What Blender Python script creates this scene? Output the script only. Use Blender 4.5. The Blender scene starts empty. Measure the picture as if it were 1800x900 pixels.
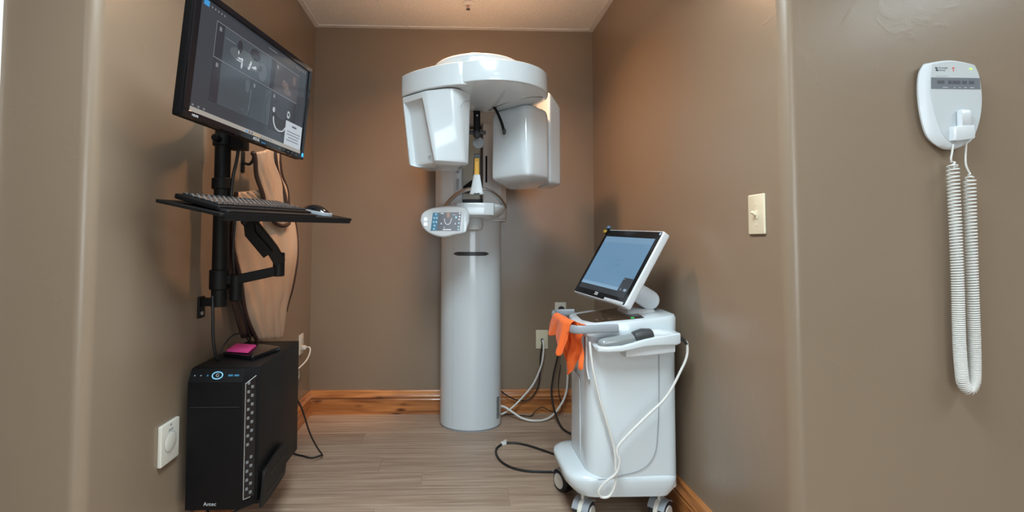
import bpy, bmesh, math, random
from mathutils import Vector, Matrix
random.seed(7)
PI = math.pi
S = bpy.context.scene
COL = S.collection

# ------------------------------------------------------------------ camera
cd = bpy.data.cameras.new('camera'); cam = bpy.data.objects.new('camera', cd); COL.objects.link(cam)
yaw, pitch, roll = 0.033, 0.042, 0.003
F = Vector((math.sin(yaw)*math.cos(pitch), math.cos(yaw)*math.cos(pitch), math.sin(pitch)))
R0 = Vector((math.cos(yaw), -math.sin(yaw), 0)); U0 = R0.cross(F)
RR = math.cos(roll)*R0 + math.sin(roll)*U0; UU = -math.sin(roll)*R0 + math.cos(roll)*U0
m = Matrix.Identity(4)
for i in range(3):
    m[i][0] = RR[i]; m[i][1] = UU[i]; m[i][2] = -F[i]
m.translation = (0, 0, 1.075)
cam.matrix_world = m
cd.sensor_width = 36; cd.sensor_fit = 'HORIZONTAL'; cd.lens = 17.0
cd.shift_x = (900-827.6)/1800; cd.shift_y = (387.3-450)/1800
cd.clip_start = 0.02
S.camera = cam

# ------------------------------------------------------------------ world, lights, exposure
w = bpy.data.worlds.new('world'); S.world = w; w.use_nodes = True
w.node_tree.nodes['Background'].inputs[0].default_value = (0.55, 0.6, 0.68, 1)
w.node_tree.nodes['Background'].inputs[1].default_value = 0.3
S.view_settings.view_transform = 'Standard'; S.view_settings.look = 'None'
S.view_settings.gamma = 1.0; S.view_settings.use_curve_mapping = False
S.view_settings.exposure = 0.13
LIGHTS = [  # hall ceiling lights, the left and rear ones added as fill: x, y, size x, size y, watts
    (-0.0065, 0.659, 0.58, 1.16, 38), (-1.8155, -1.753, 0.58, 1.16, 4), (2.4055, 0.056, 0.58, 1.16, 14), (0.5965, -1.753, 0.58, 1.16, 6)]
DAY = (0.6, 1.25, 1.8, 1.7, 24)  # daylight window in the rear hall wall: x, z, width, height, watts
WARM = (0.06, 2.28, 15)    # warm round downlight in the alcove ceiling: x, y, watts
LIGHT_COL = (0.81, 0.95, 1.0)

# ------------------------------------------------------------------ room sizes
XL, XR, YB, H = -0.898, 0.891, 3.071, 2.44
YL, YR = 1.22, 1.265          # planes of the hall wall left and right of the alcove
BH = 0.145

# ------------------------------------------------------------------ materials
def mat(name, col, rough=0.5, metal=0.0, spec=0.5, coat=0.0, emit=None, estr=0.0, bump=None, var=0.0, vscale=8.0, alpha=None, trans=0.0, sheen=0.0):
    mt = bpy.data.materials.new(name); mt.use_nodes = True
    nt = mt.node_tree; b = nt.nodes['Principled BSDF']
    b.inputs['Base Color'].default_value = (*col, 1); b.inputs['Roughness'].default_value = rough
    b.inputs['Metallic'].default_value = metal; b.inputs['Specular IOR Level'].default_value = spec
    b.inputs['Coat Weight'].default_value = coat; b.inputs['Coat Roughness'].default_value = 0.08
    b.inputs['Transmission Weight'].default_value = trans
    b.inputs['Sheen Weight'].default_value = sheen
    if emit: b.inputs['Emission Color'].default_value = (*emit, 1); b.inputs['Emission Strength'].default_value = estr
    tc = nt.nodes.new('ShaderNodeTexCoord')
    if var:
        n = nt.nodes.new('ShaderNodeTexNoise'); n.inputs['Scale'].default_value = vscale; n.inputs['Detail'].default_value = 4
        nt.links.new(tc.outputs['Object'], n.inputs['Vector'])
        r = nt.nodes.new('ShaderNodeValToRGB')
        r.color_ramp.elements[0].position = 0.3; r.color_ramp.elements[1].position = 0.7
        r.color_ramp.elements[0].color = (*[c*(1-var) for c in col], 1); r.color_ramp.elements[1].color = (*[min(1, c*(1+var)) for c in col], 1)
        nt.links.new(n.outputs['Fac'], r.inputs['Fac']); nt.links.new(r.outputs['Color'], b.inputs['Base Color'])
    if bump:
        sc, st, dist = bump
        n = nt.nodes.new('ShaderNodeTexNoise'); n.inputs['Scale'].default_value = sc; n.inputs['Detail'].default_value = 3
        nt.links.new(tc.outputs['Object'], n.inputs['Vector'])
        bp = nt.nodes.new('ShaderNodeBump'); bp.inputs['Strength'].default_value = st; bp.inputs['Distance'].default_value = dist
        nt.links.new(n.outputs['Fac'], bp.inputs['Height']); nt.links.new(bp.outputs['Normal'], b.inputs['Normal'])
    return mt

def wall_paint():
    mt = mat('taupe_wall_paint', (0.24, 0.188, 0.14), 0.29, spec=0.55)
    nt = mt.node_tree; b = nt.nodes['Principled BSDF']
    tc = nt.nodes.new('ShaderNodeTexCoord')
    n1 = nt.nodes.new('ShaderNodeTexNoise'); n1.inputs['Scale'].default_value = 26; n1.inputs['Detail'].default_value = 2
    n2 = nt.nodes.new('ShaderNodeTexNoise'); n2.inputs['Scale'].default_value = 9; n2.inputs['Detail'].default_value = 5; n2.inputs['Distortion'].default_value = 1.6
    r2 = nt.nodes.new('ShaderNodeValToRGB'); r2.color_ramp.elements[0].position = 0.57; r2.color_ramp.elements[1].position = 0.80
    n3 = nt.nodes.new('ShaderNodeTexNoise'); n3.inputs['Scale'].default_value = 1.4; n3.inputs['Detail'].default_value = 3
    for n in (n1, n2, n3): nt.links.new(tc.outputs['Object'], n.inputs['Vector'])
    nt.links.new(n2.outputs['Fac'], r2.inputs['Fac'])
    a = nt.nodes.new('ShaderNodeMath'); a.operation = 'MULTIPLY_ADD'; a.inputs[1].default_value = 0.35
    nt.links.new(n1.outputs['Fac'], a.inputs[0]); nt.links.new(r2.outputs['Color'], a.inputs[2])
    bp = nt.nodes.new('ShaderNodeBump'); bp.inputs['Strength'].default_value = 0.13; bp.inputs['Distance'].default_value = 0.003
    nt.links.new(a.outputs[0], bp.inputs['Height']); nt.links.new(bp.outputs['Normal'], b.inputs['Normal'])
    r = nt.nodes.new('ShaderNodeValToRGB')
    r.color_ramp.elements[0].position = 0.3; r.color_ramp.elements[1].position = 0.7
    r.color_ramp.elements[0].color = (0.242, 0.180, 0.127, 1); r.color_ramp.elements[1].color = (0.259, 0.194, 0.139, 1)
    nt.links.new(n3.outputs['Fac'], r.inputs['Fac']); nt.links.new(r.outputs['Color'], b.inputs['Base Color'])
    return mt

def floor_vinyl():
    mt = mat('wood_look_vinyl', (0.3, 0.22, 0.17), 0.38, spec=0.35)
    nt = mt.node_tree; b = nt.nodes['Principled BSDF']; L = nt.links
    tc = nt.nodes.new('ShaderNodeTexCoord'); oi = nt.nodes.new('ShaderNodeObjectInfo')
    ad = nt.nodes.new('ShaderNodeVectorMath'); ad.operation = 'ADD'
    cb = nt.nodes.new('ShaderNodeCombineXYZ'); mu = nt.nodes.new('ShaderNodeMath'); mu.operation = 'MULTIPLY'; mu.inputs[1].default_value = 37.0
    L.new(oi.outputs['Random'], mu.inputs[0]); L.new(mu.outputs[0], cb.inputs[0]); L.new(mu.outputs[0], cb.inputs[2])
    L.new(tc.outputs['Object'], ad.inputs[0]); L.new(cb.outputs[0], ad.inputs[1])
    def streak(sx, sy, det):
        mp = nt.nodes.new('ShaderNodeMapping'); mp.inputs['Scale'].default_value = (sx, sy, 1)
        n = nt.nodes.new('ShaderNodeTexNoise'); n.inputs['Scale'].default_value = 1; n.inputs['Detail'].default_value = det; n.inputs['Roughness'].default_value = 0.6
        L.new(ad.outputs[0], mp.inputs[0]); L.new(mp.outputs[0], n.inputs['Vector']); return n
    a = streak(2.2, 70, 4); c = streak(5, 260, 3)
    mx = nt.nodes.new('ShaderNodeMath'); mx.operation = 'MULTIPLY_ADD'; mx.inputs[1].default_value = 0.5
    L.new(c.outputs['Fac'], mx.inputs[0]); L.new(a.outputs['Fac'], mx.inputs[2])
    m2 = nt.nodes.new('ShaderNodeMath'); m2.operation = 'MULTIPLY_ADD'; m2.inputs[1].default_value = 0.16
    L.new(oi.outputs['Random'], m2.inputs[0]); L.new(mx.outputs[0], m2.inputs[2])
    r = nt.nodes.new('ShaderNodeValToRGB'); e = r.color_ramp.elements
    e[0].position = 0.55; e[0].color = (0.22, 0.148, 0.105, 1); e[1].position = 1.08 if False else 1.0; e[1].color = (0.47, 0.355, 0.27, 1)
    k = r.color_ramp.elements.new(0.78); k.color = (0.345, 0.245, 0.18, 1)
    L.new(m2.outputs[0], r.inputs['Fac']); L.new(r.outputs['Color'], b.inputs['Base Color'])
    bp = nt.nodes.new('ShaderNodeBump'); bp.inputs['Strength'].default_value = 0.12; bp.inputs['Distance'].default_value = 0.001
    L.new(mx.outputs[0], bp.inputs['Height']); L.new(bp.outputs['Normal'], b.inputs['Normal'])
    return mt

def knotty_wood(name, along):
    mt = mat(name, (0.4, 0.16, 0.05), 0.28, spec=0.5, coat=0.35)
    nt = mt.node_tree; b = nt.nodes['Principled BSDF']; L = nt.links
    tc = nt.nodes.new('ShaderNodeTexCoord')
    sc = {'x': (2.5, 30, 34), 'y': (30, 2.5, 34)}[along]
    mp = nt.nodes.new('ShaderNodeMapping'); mp.inputs['Scale'].default_value = sc
    n = nt.nodes.new('ShaderNodeTexNoise'); n.inputs['Scale'].default_value = 1; n.inputs['Detail'].default_value = 5; n.inputs['Distortion'].default_value = 0.8
    L.new(tc.outputs['Object'], mp.inputs[0]); L.new(mp.outputs[0], n.inputs['Vector'])
    r = nt.nodes.new('ShaderNodeValToRGB'); e = r.color_ramp.elements
    e[0].position = 0.32; e[0].color = (0.24, 0.075, 0.02, 1); e[1].position = 0.72; e[1].color = (0.68, 0.28, 0.085, 1)
    L.new(n.outputs['Fac'], r.inputs['Fac'])
    mk = nt.nodes.new('ShaderNodeMapping'); mk.inputs['Scale'].default_value = {'x': (5, 0.01, 14), 'y': (0.01, 5, 14)}[along]
    v = nt.nodes.new('ShaderNodeTexVoronoi'); v.inputs['Scale'].default_value = 1.0; v.inputs['Randomness'].default_value = 1
    L.new(tc.outputs['Object'], mk.inputs[0]); L.new(mk.outputs[0], v.inputs['Vector'])
    rk = nt.nodes.new('ShaderNodeValToRGB'); rk.color_ramp.elements[0].position = 0.07; rk.color_ramp.elements[0].color = (0.16, 0.09, 0.05, 1)
    rk.color_ramp.elements[1].position = 0.22; rk.color_ramp.elements[1].color = (1, 1, 1, 1)
    L.new(v.outputs['Distance'], rk.inputs['Fac'])
    mx = nt.nodes.new('ShaderNodeMix'); mx.data_type = 'RGBA'; mx.blend_type = 'MULTIPLY'; mx.inputs['Factor'].default_value = 1
    L.new(r.outputs['Color'], mx.inputs[6]); L.new(rk.outputs['Color'], mx.inputs[7]); L.new(mx.outputs[2], b.inputs['Base Color'])
    return mt

def tile_mat():
    mt = mat('acoustic_tile', (0.72, 0.7, 0.68), 0.9, spec=0.1)
    nt = mt.node_tree; b = nt.nodes['Principled BSDF']; L = nt.links
    tc = nt.nodes.new('ShaderNodeTexCoord')
    n = nt.nodes.new('ShaderNodeTexNoise'); n.inputs['Scale'].default_value = 130; n.inputs['Detail'].default_value = 2
    L.new(tc.outputs['Object'], n.inputs['Vector'])
    r = nt.nodes.new('ShaderNodeValToRGB'); r.color_ramp.elements[0].position = 0.3; r.color_ramp.elements[0].color = (0.45, 0.43, 0.41, 1)
    r.color_ramp.elements[1].position = 0.42; r.color_ramp.elements[1].color = (0.74, 0.72, 0.7, 1)
    L.new(n.outputs['Fac'], r.inputs['Fac']); L.new(r.outputs['Color'], b.inputs['Base Color'])
    bp = nt.nodes.new('ShaderNodeBump'); bp.inputs['Strength'].default_value = 0.4; bp.inputs['Distance'].default_value = 0.002
    L.new(n.outputs['Fac'], bp.inputs['Height']); L.new(bp.outputs['Normal'], b.inputs['Normal'])
    return mt

M = dict(
    wall=wall_paint(), vinyl=floor_vinyl(), woodx=knotty_wood('knotty_alder_x', 'x'), woody=knotty_wood('knotty_alder_y', 'y'), tile=tile_mat(),
    grid=mat('white_ceiling_grid', (0.7, 0.68, 0.66), 0.5),
    white=mat('gloss_white_shell', (0.66, 0.735, 0.785), 0.16, coat=0.5, var=0.012, vscale=3),
    white2=mat('satin_white_shell', (0.67, 0.72, 0.765), 0.3, coat=0.15, var=0.012, vscale=4),
    pillar=mat('pale_grey_metal', (0.72, 0.72, 0.73), 0.35, var=0.015),
    seam=mat('dark_seam', (0.09, 0.095, 0.11), 0.6),
    softseam=mat('grey_seam', (0.32, 0.34, 0.37), 0.6),
    dgrey=mat('dark_grey_plastic', (0.05, 0.055, 0.062), 0.4, var=0.1),
    mgrey=mat('mid_grey_plastic', (0.30, 0.33, 0.37), 0.32, var=0.03),
    black=mat('black_plastic', (0.004, 0.004, 0.005), 0.55, spec=0.2, var=0.15, vscale=30),
    bmetal=mat('black_powder_coat', (0.007, 0.007, 0.0075), 0.5, spec=0.25, bump=(500, 0.1, 0.001)),
    gloss=mat('gloss_black', (0.006, 0.006, 0.008), 0.09),
    chrome=mat('brushed_steel', (0.66, 0.65, 0.63), 0.36, metal=1.0, var=0.05, vscale=40),
    mirror=mat('beige_mirror_reflection', (0.62, 0.53, 0.38), 0.25, var=0.03),
    yellow=mat('yellow_plastic', (0.75, 0.4, 0.01), 0.35, var=0.05),
    rubber=mat('black_rubber', (0.02, 0.02, 0.022), 0.6, var=0.1),
    wcable=mat('white_cable', (0.72, 0.72, 0.7), 0.45, var=0.02),
    bcable=mat('black_cable', (0.012, 0.012, 0.013), 0.5, var=0.1),
    ivory=mat('ivory_plate', (0.72, 0.66, 0.50), 0.35, var=0.015),
    wplate=mat('white_plate', (0.70, 0.68, 0.61), 0.35, var=0.015),
    cloth=mat('orange_microfibre', (1.0, 0.165, 0.025), 0.9, sheen=0.1, bump=(600, 0.3, 0.001), var=0.08, vscale=20),
    apron=mat('beige_vinyl', (0.56, 0.40, 0.285), 0.42, bump=(16, 0.22, 0.01), var=0.04, vscale=7),
    piping=mat('brown_piping', (0.045, 0.02, 0.014), 0.6, var=0.1),
    brown=mat('dark_brown_glass', (0.045, 0.026, 0.016), 0.12),
    pink=mat('pink_paper', (0.95, 0.08, 0.36), 0.8, var=0.03),
    label=mat('grey_label', (0.22, 0.25, 0.27), 0.6, var=0.25, vscale=60),
    face=mat('pale_blue_face', (0.56, 0.61, 0.64), 0.4, var=0.015),
    band=mat('slate_band', (0.15, 0.17, 0.2), 0.4, var=0.04),
    slate=mat('slate_key', (0.07, 0.08, 0.1), 0.45),
    ledg=mat('green_led', (0.1, 0.5, 0.1), 0.4, emit=(0.5, 1, 0.1), estr=1.2),
    ledb=mat('blue_led', (0.02, 0.2, 0.5), 0.4, emit=(0.03, 0.35, 1), estr=1.3),
    red=mat('red_mark', (0.7, 0.12, 0.08), 0.5),
    ink=mat('dark_ink', (0.05, 0.06, 0.08), 0.6),
    inkl=mat('light_ink', (0.5, 0.52, 0.55), 0.5),
    cyanink=mat('blue_ink', (0.03, 0.16, 0.3), 0.5),
    silver=mat('silver_trim', (0.6, 0.62, 0.64), 0.3, metal=0.8),
    keys=mat('black_keys', (0.02, 0.021, 0.023), 0.35, var=0.2, vscale=90),
    smoke=mat('smoked_sleeve', (0.25, 0.28, 0.29), 0.12, coat=0.5, var=0.04),
    door=mat('grey_lavender_paint', (0.42, 0.42, 0.45), 0.4, var=0.02),
    trimw=mat('white_trim_paint', (0.8, 0.8, 0.8), 0.3, var=0.01),
    diff=mat('light_diffuser', (0.9, 0.9, 0.9), 0.5, emit=LIGHT_COL, estr=6.0),
)
def scr(name, col, s=1.0, rough=0.15):
    return mat(name, (0.01, 0.01, 0.012), rough, emit=col, estr=s, spec=0.5)

# ------------------------------------------------------------------ mesh helpers
def NB(): return bmesh.new()
def append(bm, tmp, Mx=None):
    if Mx is not None: bmesh.ops.transform(tmp, matrix=Mx, verts=tmp.verts)
    me = bpy.data.meshes.new('t'); tmp.to_mesh(me); tmp.free(); bm.from_mesh(me); bpy.data.meshes.remove(me)
    return bm
def add_box(bm, x0, x1, y0, y1, z0, z1, r=0.0, seg=2, Mx=None):
    t = NB(); bmesh.ops.create_cube(t, size=1)
    for v in t.verts:
        v.co = ((x0+x1)/2+v.co.x*(x1-x0), (y0+y1)/2+v.co.y*(y1-y0), (z0+z1)/2+v.co.z*(z1-z0))
    if r: bmesh.ops.bevel(t, geom=t.edges[:], offset=r, segments=seg, profile=0.5, affect='EDGES')
    return append(bm, t, Mx)
def add_loft(bm, rings, cap0=True, cap1=True, closed=True, Mx=None):
    t = NB(); vs = [[t.verts.new(p) for p in r] for r in rings]
    n = len(rings[0])
    for a, b in zip(vs[:-1], vs[1:]):
        for i in range(n if closed else n-1):
            j = (i+1) % n
            t.faces.new((a[i], a[j], b[j], b[i]))
    if cap0: t.faces.new(list(reversed(vs[0])))
    if cap1: t.faces.new(vs[-1])
    bmesh.ops.recalc_face_normals(t, faces=t.faces[:])
    return append(bm, t, Mx)
def rpoly(pts, r, n=5):
    out = []; N = len(pts)
    for i in range(N):
        p = Vector(pts[i][:2]); a = Vector(pts[i-1][:2]); b = Vector(pts[(i+1) % N][:2])
        rr = r[i] if isinstance(r, (list, tuple)) else r
        da = (a-p); db = (b-p); la, lb = da.length, db.length; da.normalize(); db.normalize()
        ang = da.angle(db); t = min(rr/max(math.tan(ang/2), 1e-4), la*0.49, lb*0.49)
        p0 = p+da*t; p1 = p+db*t
        for k in range(n+1):
            u = k/n; q = p0*(1-u)**2 + p*2*u*(1-u) + p1*u*u
            out.append((q.x, q.y))
    return out
def ring(poly, z): return [(x, y, z) for x, y in poly]
def inset(poly, d):
    cx = sum(p[0] for p in poly)/len(poly); cy = sum(p[1] for p in poly)/len(poly)
    out = []
    for x, y in poly:
        v = Vector((x-cx, y-cy)); l = v.length; v *= max(0, (l-d))/l if l else 0
        out.append((cx+v.x, cy+v.y))
    return out
def add_prism(bm, poly, z0, z1, bev=0.0, Mx=None):
    rings = []
    if bev:
        for k in range(4):
            a = k/3*PI/2; rings.append(ring(inset(poly, bev*(1-math.sin(a))), z0+bev*(1-math.cos(a))))
        for k in range(4):
            a = k/3*PI/2; rings.append(ring(inset(poly, bev*(1-math.cos(a))), z1-bev*(1-math.sin(a))))
    else: rings = [ring(poly, z0), ring(poly, z1)]
    return add_loft(bm, rings, Mx=Mx)
def ell(cx, cy, a, b, n=64, a0=0, a1=2*PI): return [(cx+a*math.cos(a0+(a1-a0)*k/n), cy+b*math.sin(a0+(a1-a0)*k/n)) for k in range(n)]
def catmull(pts, sub=8):
    P = [Vector(p) for p in pts]; out = []
    for i in range(len(P)-1):
        p0 = P[i-1] if i else P[0]*2-P[1]; p1, p2 = P[i], P[i+1]; p3 = P[i+2] if i+2 < len(P) else P[-1]*2-P[-2]
        for k in range(sub):
            t = k/sub
            out.append(0.5*((2*p1)+(-p0+p2)*t+(2*p0-5*p1+4*p2-p3)*t*t+(-p0+3*p1-3*p2+p3)*t**3))
    out.append(P[-1]); return out
def add_sweep(bm, pts, prof, up=None, closed_path=False, Mx=None, scale=None):
    P = [Vector(p) for p in pts]; n = len(P); rings = []; nrm = None
    for i in range(n):
        t = (P[min(i+1, n-1)]-P[max(i-1, 0)]).normalized()
        if up is not None:
            u = Vector(up); s = t.cross(u).normalized(); u2 = s.cross(t)
        else:
            if nrm is None:
                a = Vector((0, 0, 1)) if abs(t.z) < 0.9 else Vector((1, 0, 0)); nrm = (a-t*a.dot(t)).normalized()
            else: nrm = (nrm-t*nrm.dot(t)).normalized()
            u2 = nrm; s = t.cross(u2)
        k = scale[i] if scale else 1.0
        rings.append([P[i]+s*x*k+u2*y*k for x, y in prof])
    return add_loft(bm, rings, Mx=Mx)
def circ(r, n=10, ry=None): return [(r*math.cos(2*PI*k/n), (ry or r)*math.sin(2*PI*k/n)) for k in range(n)]
def add_tube(bm, pts, r, n=10, sub=8, Mx=None, scale=None):
    return add_sweep(bm, catmull(pts, sub) if sub else pts, circ(r, n), Mx=Mx, scale=scale)
def add_lathe(bm, prof, n=32, Mx=None):
    rings = [[(max(r, 1e-5)*math.cos(2*PI*k/n), max(r, 1e-5)*math.sin(2*PI*k/n), z) for k in range(n)] for r, z in prof]
    return add_loft(bm, rings, Mx=Mx)
def add_cyl(bm, p0, p1, r, n=24, bev=0.0, r1=None):
    p0, p1 = Vector(p0), Vector(p1); d = p1-p0; L = d.length
    q = d.to_track_quat('Z', 'Y').to_matrix().to_4x4(); q.translation = p0
    r1 = r if r1 is None else r1
    prof = [(r-bev, 0), (r, bev), (r1, L-bev), (r1-bev, L)] if bev else [(r, 0), (r1, L)]
    return add_lathe(bm, prof, n, q)
def add_sphere(bm, c, r, sz=(1, 1, 1), n=20):
    t = NB(); bmesh.ops.create_uvsphere(t, u_segments=n, v_segments=n//2, radius=r)
    for v in t.verts: v.co = Vector((c[0]+v.co.x*sz[0], c[1]+v.co.y*sz[1], c[2]+v.co.z*sz[2]))
    return append(bm, t)
def add_text(bm, s, size, Mx, ext=0.0003, align='CENTER'):
    cu = bpy.data.curves.new('t', 'FONT'); cu.body = s; cu.size = size; cu.extrude = ext; cu.align_x = align; cu.align_y = 'CENTER'; cu.resolution_u = 2
    ob = bpy.data.objects.new('t', cu); me = bpy.data.meshes.new_from_object(ob)
    me.transform(Mx); bm.from_mesh(me); bpy.data.meshes.remove(me); bpy.data.objects.remove(ob); bpy.data.curves.remove(cu)
    return bm
def frame(o, x, z):
    """local x -> x, local z -> z, local y -> away from the viewer (front is -y)"""
    x = Vector(x).normalized(); z = Vector(z).normalized(); y = z.cross(x).normalized(); z = x.cross(y)
    q = Matrix.Identity(4)
    for i in range(3): q[i][0] = x[i]; q[i][1] = y[i]; q[i][2] = z[i]; q[i][3] = o[i]
    return q
TXT = Matrix.Rotation(PI/2, 4, 'X')        # text lying in local xz plane, facing -y

def interp(tab, z):
    tab = sorted(tab, key=lambda t: t[1])
    if z <= tab[0][1]: return tab[0][0]
    for (a, za), (c, zc) in zip(tab[:-1], tab[1:]):
        if z <= zc: return a+(c-a)*(z-za)/(zc-za)
    return tab[-1][0]
W = {}
def obj(name, bm, material, parent=None, angle=35, bevel=0.0):
    me = bpy.data.meshes.new(name); bm.to_mesh(me); bm.free()
    me.shade_smooth(); me.set_sharp_from_angle(angle=math.radians(angle))
    me.materials.append(M[material] if isinstance(material, str) else material)
    o = bpy.data.objects.new(name, me); COL.objects.link(o); W[o] = Matrix.Identity(4)
    if parent:
        o.parent = parent; o.matrix_parent_inverse = W[parent].inverted()
    if bevel:
        b = o.modifiers.new('bevel', 'BEVEL'); b.width = bevel; b.segments = 3; b.limit_method = 'ANGLE'; b.angle_limit = math.radians(40)
        o.modifiers.new('wn', 'WEIGHTED_NORMAL').keep_sharp = True
    return o
def thing(name, label, cat, loc=(0, 0, 0), group=None):
    o = bpy.data.objects.new(name, None); COL.objects.link(o); o.location = loc; o.empty_display_size = 0.05
    W[o] = Matrix.Translation(loc); return tag(o, label, cat, group)
def tag(o, label, cat, group=None):
    o['label'] = label; o['category'] = cat
    if group: o['group'] = group
    return o
def struct(o, label=None):
    o['kind'] = 'structure'
    if label: o['label'] = label
    return o
def box_obj(name, material, parent, *a, **k):
    return obj(name, add_box(NB(), *a, **k), material, parent)

# ================================================================== THE SETTING
def wall_prism(name, poly, z0=0.0, z1=2.5):
    return struct(obj(name, add_prism(NB(), poly, z0, z1), 'wall', angle=50))
rb = 0.034
arcL = [(XL-rb+rb*math.sin(a), YL+rb-rb*math.cos(a)) for a in [k*PI/2/10 for k in range(11)]]
wall_prism('wall_left', [(-1.127, YL)] + arcL + [(XL, YB), (-1.127, YB)])['label'] = 'taupe wall left of the alcove with rounded corner'
arcR = [(XR+rb-rb*math.sin(a), YR+rb-rb*math.cos(a)) for a in [k*PI/2/10 for k in range(11)]]
wall_prism('wall_right', [(XR, YB)] + list(reversed(arcR)) + [(2.7, YR), (2.7, YB)])['label'] = 'taupe wall right of the alcove with rounded corner'
o = obj('wall_back', add_box(NB(), -1.127, 2.7, YB, YB+0.1, 0, 2.5), 'wall'); struct(o, 'taupe back wall of the alcove')
for nm, a in (('wall_far_left', (-2.85, -2.75, -3.1, YL, 0, 2.5)), ('wall_far_right', (2.7, 2.8, -3.1, YB, 0, 2.5)), ):
    struct(obj(nm, add_box(NB(), *a), 'wall'), 'taupe hall wall behind the camera')
wx0, wx1, wz0, wz1 = DAY[0]-DAY[2]/2, DAY[0]+DAY[2]/2, DAY[1]-DAY[3]/2, DAY[1]+DAY[3]/2
b = NB()
for a in ((-2.75, wx0, 0, 2.5), (wx1, 2.7, 0, 2.5), (wx0, wx1, 0, wz0), (wx0, wx1, wz1, 2.5)): add_box(b, a[0], a[1], -3.2, -3.1, a[2], a[3])
struct(obj('wall_rear', b, 'wall'), 'taupe hall wall behind the camera with a wide window')
win = struct(obj('window_1', add_box(NB(), wx0, wx1, -3.17, -3.165, wz0, wz1), mat('window_daylight', (0.5, 0.5, 0.5), 0.3, emit=(0.8, 0.9, 1.0), estr=2.0)), 'wide daylight window in the hall behind the camera')
b = NB()
for x in (wx0, (2*wx0+wx1)/3-0.02, (wx0+2*wx1)/3-0.02, wx1-0.04): add_box(b, x, x+0.04, -3.16, -3.11, wz0, wz1, 0.004)
for z in (wz0, wz1-0.04): add_box(b, wx0, wx1, -3.158, -3.112, z, z+0.04, 0.004)
obj('window_frame', b, 'trimw', win)
ld = bpy.data.lights.new('daylight', 'AREA'); ld.shape = 'RECTANGLE'; ld.size = DAY[2]-0.1; ld.size_y = DAY[3]-0.1; ld.energy = DAY[4]; ld.color = (0.78, 0.93, 1.0)
lo = bpy.data.objects.new('daylight', ld); COL.objects.link(lo); lo.location = (DAY[0], -3.09, DAY[1]); lo.rotation_euler = (PI/2, 0, 0)
# door at the far left edge
d = struct(obj('door_1', add_box(NB(), -2.13, -1.147, YL+0.015, YL+0.055, 0.01, 2.03, 0.002), 'door'), 'pale grey door at the left edge')
add = NB(); add_box(add, -1.147, -1.127, YL-0.012, YL+0.09, 0, 2.05, 0.003); add_box(add, -2.15, -2.13, YL-0.012, YL+0.09, 0, 2.05, 0.003); add_box(add, -2.15, -1.127, YL-0.012, YL+0.09, 2.05, 2.07, 0.003)
struct(obj('trim_1', add, 'trimw'), 'white door casing at the left edge')
struct(obj('wall_door_side', add_box(add_box(NB(), -2.75, -2.15, YL, YL+0.1, 0, 2.5), -2.15, -1.127, YL+0.001, YL+0.1, 2.07, 2.5), 'wall'), 'taupe wall around the grey door')

# floor: vinyl planks in the alcove, the same floor going on in the hall
floor = struct(obj('floor', add_box(NB(), -2.85, 2.8, -3.2, YB+0.1, -0.06, -0.0035), 'vinyl'), 'taupe wood-look vinyl plank floor')
pw, plen = 0.1525, 1.22
pl_mesh = {}
row = 0; y = YB
while y > 1.0:
    x = XL-0.02-random.random()*plen
    while x < XR+0.02:
        x0, x1 = max(x, XL-0.02), min(x+plen, XR+0.02)
        if x1-x0 > 0.02:
            L = round(x1-x0, 3)
            if L not in pl_mesh:
                b = NB(); add_box(b, -L/2+0.0007, L/2-0.0007, -pw/2+0.0007, pw/2-0.0007, -0.0035, 0.0, 0.0006, 1)
                t = obj('plank', b, 'vinyl', floor); pl_mesh[L] = t.data
            else:
                t = bpy.data.objects.new('plank', pl_mesh[L]); COL.objects.link(t); t.parent = floor
            t.location = ((x0+x1)/2, y-pw/2, 0)
        x += plen
    y -= pw

# ceiling: slab, suspended tiles, grid runners and wall angle
ceil = struct(obj('ceiling', add_box(NB(), -2.85, 2.8, -3.2, YB+0.1, 2.5, 2.56), 'grid'), 'suspended ceiling with white acoustic tiles')
gx0, gp = -0.308, 0.603
xs = [gx0+gp*k for k in range(-4, 6)]; ys = [YB-gp*k for k in range(0, 11)]
def lit(cx, cy): return any(abs(cx-l[0]) < 0.32 and abs(cy-l[1]) < 0.6 for l in LIGHTS)
tmesh = None
for xa, xb in zip(xs[:-1], xs[1:]):
    for yb_, ya in zip(ys[:-1], ys[1:]):
        cx, cy = (xa+xb)/2, (ya+yb_)/2
        if lit(cx, cy) or (cy > YR and not (XL-0.05 < cx < XR+0.05)): continue
        if tmesh is None:
            t = obj('ceiling_tile', add_box(NB(), -gp/2+0.006, gp/2-0.006, -gp/2+0.006, gp/2-0.006, 0, 0.015, 0.002, 1), 'tile', ceil); tmesh = t.data
        else:
            t = bpy.data.objects.new('ceiling_tile', tmesh); COL.objects.link(t); t.parent = ceil
        t.location = (cx, cy, H+0.002)
for x in xs:
    y1 = YB if XL < x < XR else YR
    box_obj('grid_runner', 'grid', ceil, x-0.012, x+0.012, -3.1, y1, H-0.001, H+0.006)
for y in ys[1:]:
    a, b = (XL, XR) if y > YR else (-2.75, 2.7)
    box_obj('grid_runner', 'grid', ceil, a, b, y-0.012, y+0.012, H-0.0005, H+0.0065)
box_obj('wall_angle', 'grid', ceil, XL, XR, YB-0.03, YB, H-0.004, H+0.003)
box_obj('wall_angle', 'grid', ceil, XL, XL+0.03, YL, YB-0.03, H-0.004, H+0.003)
box_obj('wall_angle', 'grid', ceil, XR-0.03, XR, YR, YB-0.03, H-0.004, H+0.003)

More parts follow.
